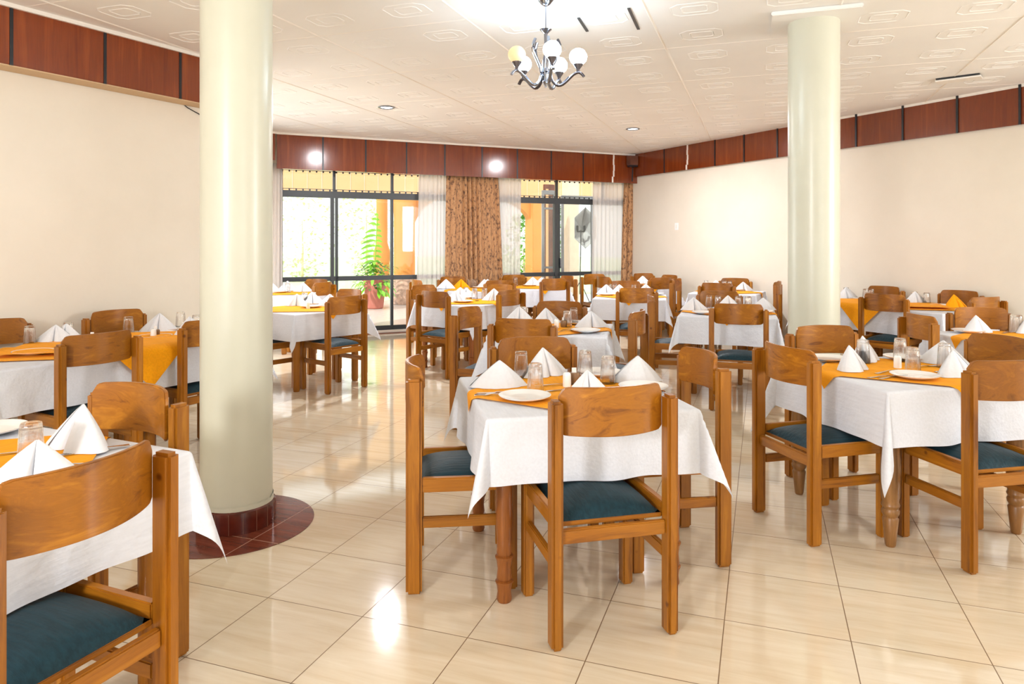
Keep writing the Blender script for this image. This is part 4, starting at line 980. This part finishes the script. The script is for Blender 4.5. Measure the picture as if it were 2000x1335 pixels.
# ---- table in front of the wide brown curtain
t = Table(-.50, 8.18, -38, 'table in front of the wide brown curtain', 'bamboo', D=1.03, seed=8, lv=1)
place(t, 'napkin', 868, 581, 'left side', k=1); place(t, 'napkin', 890, 589, 'near left corner', k=2, rz=.5); place(t, 'glass', 909, 580, 'left middle'); place(t, 'glass', 927, 584, 'middle'); place(t, 'glass', 933, 578, 'far middle'); place(t, 'glass', 952, 583, 'right middle'); place(t, 'napkin', 943, 576, 'far side', k=0); place(t, 'napkin', 965, 586, 'right side', k=1); place(t, 'plate', 905, 590, 'near side'); place(t, 'plate', 925, 576, 'far side'); t.shakers(-.05, -.1, False); place(t, 'spoon', 922, 588, 'near side', rz=-1)
chair(-.84, 7.55, 52, 'wooden chair seen from behind, near left of the table before the brown curtain')
chair(-1.10, 8.66, -38, 'wooden chair at the far left of the table in front of the brown curtain')
chair(-.01, 7.80, 143, 'wooden chair at the right of the table in front of the brown curtain')
chair(-.13, 8.75, 232, 'wooden chair behind the table in front of the brown curtain, facing the camera')
# ---- farthest table under the wide brown curtain
t = Table(-.54, 10.33, 24, 'farthest table under the wide brown curtain', 'plain', D=1.03, seed=9, lv=0)
place(t, 'napkin', 893, 561, 'left side', orange=True); place(t, 'napkin', 930, 556, 'far side', k=2); place(t, 'glass', 914, 561, 'middle'); place(t, 'napkin', 855, 562, 'far left side', k=1); place(t, 'plate', 937, 562, 'right side'); place(t, 'glass', 925, 561, 'right middle'); place(t, 'napkin', 946, 561, 'right side', k=3)
chair(-.92, 10.88, 294, 'wooden chair facing the camera against the wide brown curtain, behind the orange napkin')
chair(-1.35, 9.95, 24, 'wooden chair at the left end of the farthest table by the brown curtain')
chair(-.17, 9.78, 115, 'wooden chair seen from behind, overlapped by another below the brown curtain')
# ---- back middle table before the right glass door
t = Table(.30, 10.85, 24, 'back table before the right glass door', 'plain', D=1.03, seed=10, lv=0)
place(t, 'napkin', 1006, 553, 'left side', k=1); place(t, 'glass', 985, 555, 'left middle'); place(t, 'glass', 1046, 555, 'right middle'); place(t, 'plate', 1035, 558, 'near side'); place(t, 'napkin', 1062, 555, 'right side', k=2); place(t, 'glass', 1042, 553, 'far middle')
chair(.02, 11.45, 294, 'wooden chair facing the camera below the sheer curtain right of the wide brown curtain')
chair(.62, 10.28, 114, 'wooden chair seen from behind before the mullion of the right glass door')
chair(.885, 11.11, 204, 'wooden chair side-on right of the mullion of the right glass door')
# ---- second centre table
t = Table(.33, 5.60, -11, 'second table of the centre row', 'plain', D=1.03, n=40, seed=11, lv=2)
place(t, 'napkin', 995, 630, 'left side', k=1); place(t, 'glass', 1020, 627, 'left middle'); place(t, 'glass', 1033, 622, 'far left middle'); place(t, 'napkin', 1074, 625, 'far side', k=2, rz=.4); place(t, 'glass', 1108, 638, 'right middle'); place(t, 'glass', 1121, 630, 'far right middle'); place(t, 'napkin', 1155, 638, 'right side', k=0, rz=.1); place(t, 'plate', 1144, 648, 'near right corner'); place(t, 'plate', 1135, 622, 'far side'); place(t, 'spoon', 1105, 647, 'near side', rz=-1.0); place(t, 'fork', 1112, 643, 'near side', rz=-.8); place(t, 'knife', 1040, 640, 'left side', rz=-1.4); t.shakers(.02, .02)
chair(.07, 4.80, 76, 'wooden chair seen from behind at the near side of the second centre table')
chair(.42, 6.22, 256, 'wooden chair facing the camera behind the second centre table')
chair(.96, 5.376, 158, 'wooden chair at the right of the second centre table, its curved back edge-on')
chair(-.36, 5.63, -22, 'wooden chair at the left of the second centre table')
# ---- table left of the right column
t = Table(2.10, 6.90, -18, 'table just left of the right column', 'plain', D=1.03, n=40, seed=12, lv=1)
place(t, 'napkin', 1355, 605, 'left side', k=0); place(t, 'glass', 1386, 599, 'left middle'); place(t, 'glass', 1404, 598, 'middle'); place(t, 'glass', 1442, 597, 'right middle'); place(t, 'glass', 1461, 600, 'near right middle'); place(t, 'napkin', 1425, 592, 'far side', k=1); place(t, 'napkin', 1502, 604, 'right side', k=0, rz=PI); place(t, 'plate', 1517, 611, 'right corner'); place(t, 'plate', 1375, 612, 'near side'); place(t, 'spoon', 1375, 606, 'near side', rz=-1); t.shakers(0, 0, False)
chair(1.91, 5.98, 72, 'wooden chair seen from behind left of the right column')
chair(2.21, 7.56, 252, 'wooden chair with rounded back facing the camera, behind the table left of the right column')
chair(1.38, 7.0, -12, 'tall wooden chair side-on at the left of the table left of the right column')
chair(2.92, 6.75, 162, 'wooden chair at the right of that table, largely hidden behind the right column')
# ---- table by the right wall behind it
t = Table(2.98, 9.80, -27, 'far right wall table left of the column', 'plain', D=1.03, seed=13, lv=0)
place(t, 'napkin', 1418, 560, 'left side', k=1); place(t, 'glass', 1435, 563, 'middle'); place(t, 'napkin', 1458, 565, 'right side', k=0); place(t, 'glass', 1390, 556, 'left middle'); place(t, 'plate', 1440, 567, 'near side'); place(t, 'glass', 1430, 561, 'far middle')
chair(2.64, 9.14, 63, 'wooden chair seen from behind at the far right wall table left of the column')
chair(3.27, 10.38, 243, 'wooden chair facing the camera close to the right wall, left of the column')
chair(3.56, 9.50, 153, 'wooden chair edge-on just left of the right column against the wall')
chair(2.32, 10.05, -27, 'wooden chair at the left of the right wall table')
# ---- table behind, right of centre
t = Table(1.50, 8.98, -12, 'third row table right of centre', 'plain', D=1.03, seed=14, lv=1)
place(t, 'napkin', 1170, 571, 'left side', k=0); place(t, 'glass', 1191, 572, 'left middle'); place(t, 'glass', 1201, 573, 'middle'); place(t, 'napkin', 1215, 568, 'far side', k=2); place(t, 'glass', 1241, 569, 'right middle'); place(t, 'napkin', 1262, 574, 'right side', k=1); place(t, 'plate', 1180, 576, 'near side'); place(t, 'plate', 1285, 574, 'right corner')
chair(1.43, 8.12, 82, 'wooden chair seen from behind before the third row table right of centre')
chair(1.54, 9.61, 260, 'wooden chair facing the camera behind the third row table right of centre')
# ---- far right corner table
t = Table(1.97, 11.15, 24, 'corner table by the narrow brown curtain', 'plain', D=1.03, seed=15, lv=0)
place(t, 'glass', 1218, 549, 'left middle'); place(t, 'glass', 1226, 549, 'middle'); place(t, 'napkin', 1243, 547, 'far side', k=0); place(t, 'napkin', 1262, 548, 'right side', k=1); place(t, 'plate', 1205, 549, 'left side'); place(t, 'glass', 1222, 547, 'far middle')
chair(1.385, 10.89, 24, 'wooden chair with a large rounded back before the sheer curtain, left of the corner table')
chair(2.22, 12.05, 294, 'wooden chair facing the camera in the far right corner')
chair(2.23, 10.565, 114, 'wooden chair seen from behind at the near right of the far corner table')
chair(2.555, 11.41, 204, 'wooden chair side-on by the right wall next to the far corner table')
chair(1.35, 11.75, 294, 'wooden chair half hidden behind the rounded chair before the sheer curtain')
# ---- two tables along the right wall
tc = Table(3.92, 8.16, -62.8, 'right wall table beside the right column', 'plain', D=.86, n=40, seed=16, cut=1, lv=1, D2_=(.44, 1.40))
td = Table(4.31, 7.38, -62.8, 'right wall table with the orange napkin', 'plain', D=.86, n=40, seed=17, cut=-1, lv=1)
place(tc, 'napkin', 1652, 583, 'left side', k=0); place(tc, 'glass', 1666, 580, 'far left side'); place(tc, 'glass', 1691, 585, 'middle'); place(tc, 'napkin', 1709, 577, 'far side', k=1); place(tc, 'spoon', 1676, 583, 'left side', rz=-1); place(tc, 'plate', 1735, 582, 'far right corner'); place(tc, 'glass', 1729, 584, 'right middle')
place(td, 'glass', 1788, 590, 'left side'); place(td, 'glass', 1814, 594, 'middle'); place(td, 'napkin', 1838, 590, 'far side', k=1); place(td, 'napkin', 1868, 599, 'right side', orange=True, rz=.3); place(td, 'plate', 1840, 598, 'near side'); place(td, 'spoon', 1805, 596, 'near side', rz=-1); place(td, 'napkin', 1775, 588, 'left side', k=2)
chair(3.74, 7.14, 40, 'wooden chair seen from behind beside the hanging orange corner, right of the column')
chair(4.43, 8.42, 207, 'wooden chair against the right wall, first to the right of the column')
chair(4.84, 7.65, 207, 'wooden chair against the right wall behind the orange napkin')
chair(4.52, 6.74, 110, 'wooden chair at the right end of the right wall tables')
chair(3.35, 7.87, 27, 'wooden chair hidden behind the right column, its blue seat showing')
# ---- right edge table, second row
t = Table(3.60, 5.00, -5, 'second row table at the right edge', 'plain', D=1.03, n=40, seed=18, lv=2)
place(t, 'napkin', 1908, 648, 'left side', k=3, rz=.2); place(t, 'napkin', 1948, 637, 'far side', k=0, rz=.4); place(t, 'glass', 1934, 638, 'far middle'); place(t, 'glass', 1988, 648, 'right middle'); place(t, 'plate', 1862, 642, 'far left corner'); place(t, 'plate', 1862, 668, 'near left corner'); place(t, 'knife', 1955, 644, 'far side', rz=-1); place(t, 'fork', 1975, 650, 'right side', rz=-1.2)
chair(2.93, 5.12, -3, 'wooden chair with a curved backrest at the left of the right edge table')
chair(3.70, 5.62, 265, 'wooden chair facing the camera behind the right edge table')
